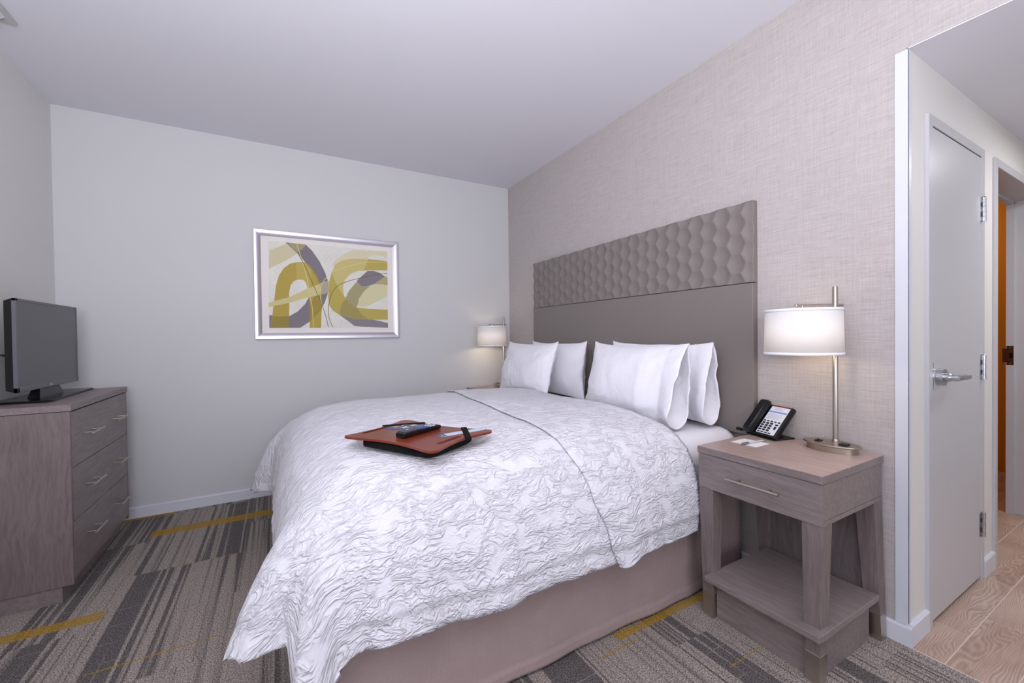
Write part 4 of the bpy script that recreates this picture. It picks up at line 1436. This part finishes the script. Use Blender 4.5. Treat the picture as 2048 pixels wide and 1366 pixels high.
# note card and pen
bm = bmesh.new(); box(bm, -0.051, 0.051, -0.056, 0.056, 0, 0.0012)
o = build('note_card', bm, M_paper, None, (1.818, 1.083, 0.7108)); tag(o, 'white blank note card lying under the pen on the nightstand', 'card')
pen = thing('ballpoint_pen', (1.820, 1.070, 0.7162), 'white and grey ballpoint pen lying across the note card', 'pen', rz=R(-5))
bm = bmesh.new(); tube(bm, [(-0.03, 0, 0), (0.055, 0, 0), (0.066, 0, 0), (0.072, 0, 0)], [0.0042, 0.0042, 0.0028, 0.001], 12); build('barrel', bm, simple('white_pen_plastic', (196, 197, 206), 0.35), pen, smooth=True, angle=40)
bm = bmesh.new(); tube(bm, [(-0.074, 0, 0), (-0.072, 0, 0), (-0.03, 0, 0)], [0.0035, 0.0044, 0.0044], 12); box(bm, -0.072, -0.035, -0.001, 0.001, 0.004, 0.0065)
build('grey_cap', bm, simple('grey_pen_plastic', (112, 114, 122), 0.35), pen, smooth=True, angle=40)

# ------------------------------------------------------------------ lap desk with remote, cards and straps
LZ = 0.776
LSC = 1.07
LD = Vector((0.469, 1.582, LZ))
lrz = R(-59.6)
ld = thing('lap_desk', LD, 'cherry red lap desk with black cushion lying on the white duvet', 'lap desk', rz=lrz)
ld.scale = (LSC, LSC, 1.0)
TZ = 0.049        # height of the board's upper face
outl = curve_pts([(-0.195, -0.150), (-0.150, -0.148), (-0.060, -0.132), (0.030, -0.130), (0.110, -0.142), (0.170, -0.157), (0.200, -0.158), (0.213, -0.140), (0.205, -0.090), (0.196, -0.03), (0.197, 0.040), (0.210, 0.100), (0.222, 0.145), (0.210, 0.168), (0.170, 0.166), (0.090, 0.148), (0.0, 0.142), (-0.090, 0.148), (-0.170, 0.166), (-0.212, 0.165), (-0.222, 0.142), (-0.208, 0.085), (-0.198, 0.020), (-0.198, -0.05), (-0.207, -0.115), (-0.210, -0.140)], 5, closed=True)
outl = [(p[0], p[1]) for p in [tuple(v) + (0,) if len(v) == 2 else v for v in outl]]


def slot(cx_, cy_, hl, hw_):
    return [(cx_ + hw_ * math.cos(a), cy_ + (hl - hw_) * (1 if math.sin(a) > 0 else -1) + hw_ * math.sin(a)) for a in [2 * math.pi * (k + 0.5) / 20 for k in range(20)]]


bm = bmesh.new()
loops = [outl, slot(0.165, -0.020, 0.060, 0.010), slot(-0.180, -0.030, 0.060, 0.010)]
es = []
for lp in loops:
    vs = [bm.verts.new((p[0], p[1], TZ - 0.008)) for p in lp]
    es += [bm.edges.new((vs[i], vs[(i + 1) % len(vs)])) for i in range(len(vs))]
r = bmesh.ops.triangle_fill(bm, edges=es, use_beauty=True)
fs = [f for f in bm.faces]
ex = bmesh.ops.extrude_face_region(bm, geom=fs)
for v in ex['geom']:
    if isinstance(v, bmesh.types.BMVert):
        v.co.z += 0.008
board = build('board', bm, M_cherry, ld)
# cushion underneath
cu = []
for k in range(9):
    s = k / 8
    z = (TZ - 0.009) - s * (TZ - 0.012)
    inset = 0.010 + 0.030 * (2 * s - 1) ** 4 + (0.012 if s > 0.9 else 0)
    ring = []
    for q in range(64):
        a = 2 * math.pi * q / 64
        hx, hy = 0.180 - inset, 0.140 - inset
        c, s2 = math.cos(a), math.sin(a)
        e = 0.32
        ring.append((hx * (1 if c >= 0 else -1) * abs(c) ** e + 0.004, hy * (1 if s2 >= 0 else -1) * abs(s2) ** e + 0.002, z + 0.003 * math.sin(3 * a + k)))
    cu.append(ring)
bm = bmesh.new()
rg = [[bm.verts.new(p) for p in ring] for ring in cu]
for a, b in zip(rg, rg[1:]):
    for k in range(64):
        bm.faces.new((a[k], a[(k + 1) % 64], b[(k + 1) % 64], b[k]))
bm.faces.new(rg[0]); bm.faces.new(rg[-1][::-1])
build('cushion', bm, M_black_soft, ld, smooth=True, angle=60)


def strap(p, q, w_):
    bm = bmesh.new()
    p, q = Vector(p), Vector(q)
    d = (q - p).normalized(); nn = Vector((-d.y, d.x)) * w_ / 2
    a = [(p + nn), (p - nn), (q - nn), (q + nn)]
    prism(bm, [(v.x, v.y) for v in a], TZ + 0.0016, TZ + 0.0030)
    for e, sg in ((p, -1), (q, 1)):
        b = [e + nn, e - nn, e - nn + d * 0.0015 * sg, e + nn + d * 0.0015 * sg]
        prism(bm, [(v.x, v.y) for v in b], TZ - 0.009, TZ + 0.003)
    build('elastic_strap', bm, M_black_soft, ld)


strap((0.206, 0.030), (0.098, 0.150), 0.022)
strap((-0.206, 0.030), (-0.098, 0.151), 0.022)
LMX = Matrix.Translation(LD) @ Matrix.Rotation(lrz, 4, 'Z') @ Matrix.Diagonal((LSC, LSC, 1.0, 1.0))


def on_board(x, y, z, rz):
    return LMX @ Vector((x, y, z)), lrz + R(rz)


# channel card under the left strap
loc, rz_ = on_board(-0.105, 0.066, TZ + 0.0001, 8)
cc = thing('channel_card', loc, 'dark blue channel card with pale star shapes under the strap beside the remote', 'card', rz=rz_)
bm = bmesh.new(); box(bm, -0.078, 0.078, -0.058, 0.058, 0, 0.0009); build('card', bm, simple('slate_blue_card', (74, 82, 116), 0.4), cc)
bm = bmesh.new()
for (u, v, s, mi) in ((-0.045, 0.028, 0.021, 0), (0.0, 0.034, 0.020, 0), (0.045, 0.026, 0.021, 1), (-0.050, -0.018, 0.019, 1), (-0.008, -0.012, 0.022, 0), (0.040, -0.020, 0.020, 0)):
    pts = []
    for k in range(8):
        a = k * math.pi / 4 + 0.3
        rr = s if k % 2 == 0 else s * 0.42
        pts.append((u + rr * math.cos(a), v + rr * math.sin(a)))
    prism(bm, pts, 0.0009, 0.0012, mi)
build('printed_stars', bm, [simple('cream_print', (226, 216, 186), 0.5), simple('pale_gold_print', (206, 180, 130), 0.5)], cc)
# slip under the right strap
loc, rz_ = on_board(0.136, 0.086, TZ + 0.0001, -24)
cc = thing('paper_slip', loc, 'pale blue and white paper slip held under the strap of the lap desk', 'paper', rz=rz_)
bm = bmesh.new(); box(bm, -0.019, 0.019, -0.094, 0.094, 0, 0.0009); build('sheet', bm, simple('pale_blue_paper', (206, 220, 240), 0.5), cc)
bm = bmesh.new(); box(bm, -0.019, 0.019, -0.094, -0.070, 0.0009, 0.0012); box(bm, -0.006, 0.006, -0.086, -0.082, 0.0012, 0.0014, mi=1)
build('blue_header', bm, [simple('navy_print', (70, 92, 140), 0.5), M_paper], cc)
# remote control
loc, rz_ = on_board(0.004, 0.010, TZ + 0.0012, -2)
rm = thing('remote_control', loc, 'black television remote with small buttons lying on the lap desk', 'remote', rz=rz_)
bm = bmesh.new()
prof = [(-0.100, 0.0225, 0.017), (-0.09, 0.0245, 0.0215), (-0.04, 0.0240, 0.0205), (0.02, 0.0235, 0.018), (0.085, 0.0245, 0.0165), (0.098, 0.0225, 0.014)]
rings = []
for yv, hw_, hz in prof:
    rings.append([bm.verts.new(v) for v in ((-hw_ + 0.004, yv, 0), (hw_ - 0.004, yv, 0), (hw_, yv, 0.006), (hw_, yv, hz - 0.003), (hw_ - 0.003, yv, hz), (-hw_ + 0.003, yv, hz), (-hw_, yv, hz - 0.003), (-hw_, yv, 0.006))])
for a, b in zip(rings, rings[1:]):
    for k in range(8):
        bm.faces.new((a[k], a[(k + 1) % 8], b[(k + 1) % 8], b[k]))
bm.faces.new(rings[0][::-1]); bm.faces.new(rings[-1])
rb = build('body', bm, M_black, rm, smooth=True, angle=40)
bcols = [simple('slate_button', (96, 104, 120), 0.5), simple('blue_button', (70, 110, 190), 0.5), simple('yellow_button', (210, 180, 70), 0.5), simple('red_button', (170, 60, 60), 0.5), simple('white_button', (206, 212, 224), 0.5)]
bmesh_cache = {}
bi = 0
for r_ in range(11):
    yv = -0.084 + r_ * 0.0165
    hz = float(np.interp(yv, [p_[0] for p_ in prof], [p_[2] for p_ in prof]))
    for c in range(3):
        mi = (1 if 5 <= r_ <= 7 else 0)
        if r_ == 2: mi = (2, 1, 3)[c]
        if r_ == 10: mi = (0, 4, 3)[c]
        if r_ in (8, 9): mi = 4
        kk = mi
        if kk not in bmesh_cache:
            bm = bmesh.new(); box(bm, -0.0048, 0.0048, -0.0042, 0.0042, -0.0005, 0.0018, 0.001, 1)
            o = build('button', bm, bcols[mi], rb); bmesh_cache[kk] = o.data
        else:
            o = bpy.data.objects.new('button', bmesh_cache[kk]); link(o, rb)
        o.location = (-0.0135 + c * 0.0135, yv, hz)
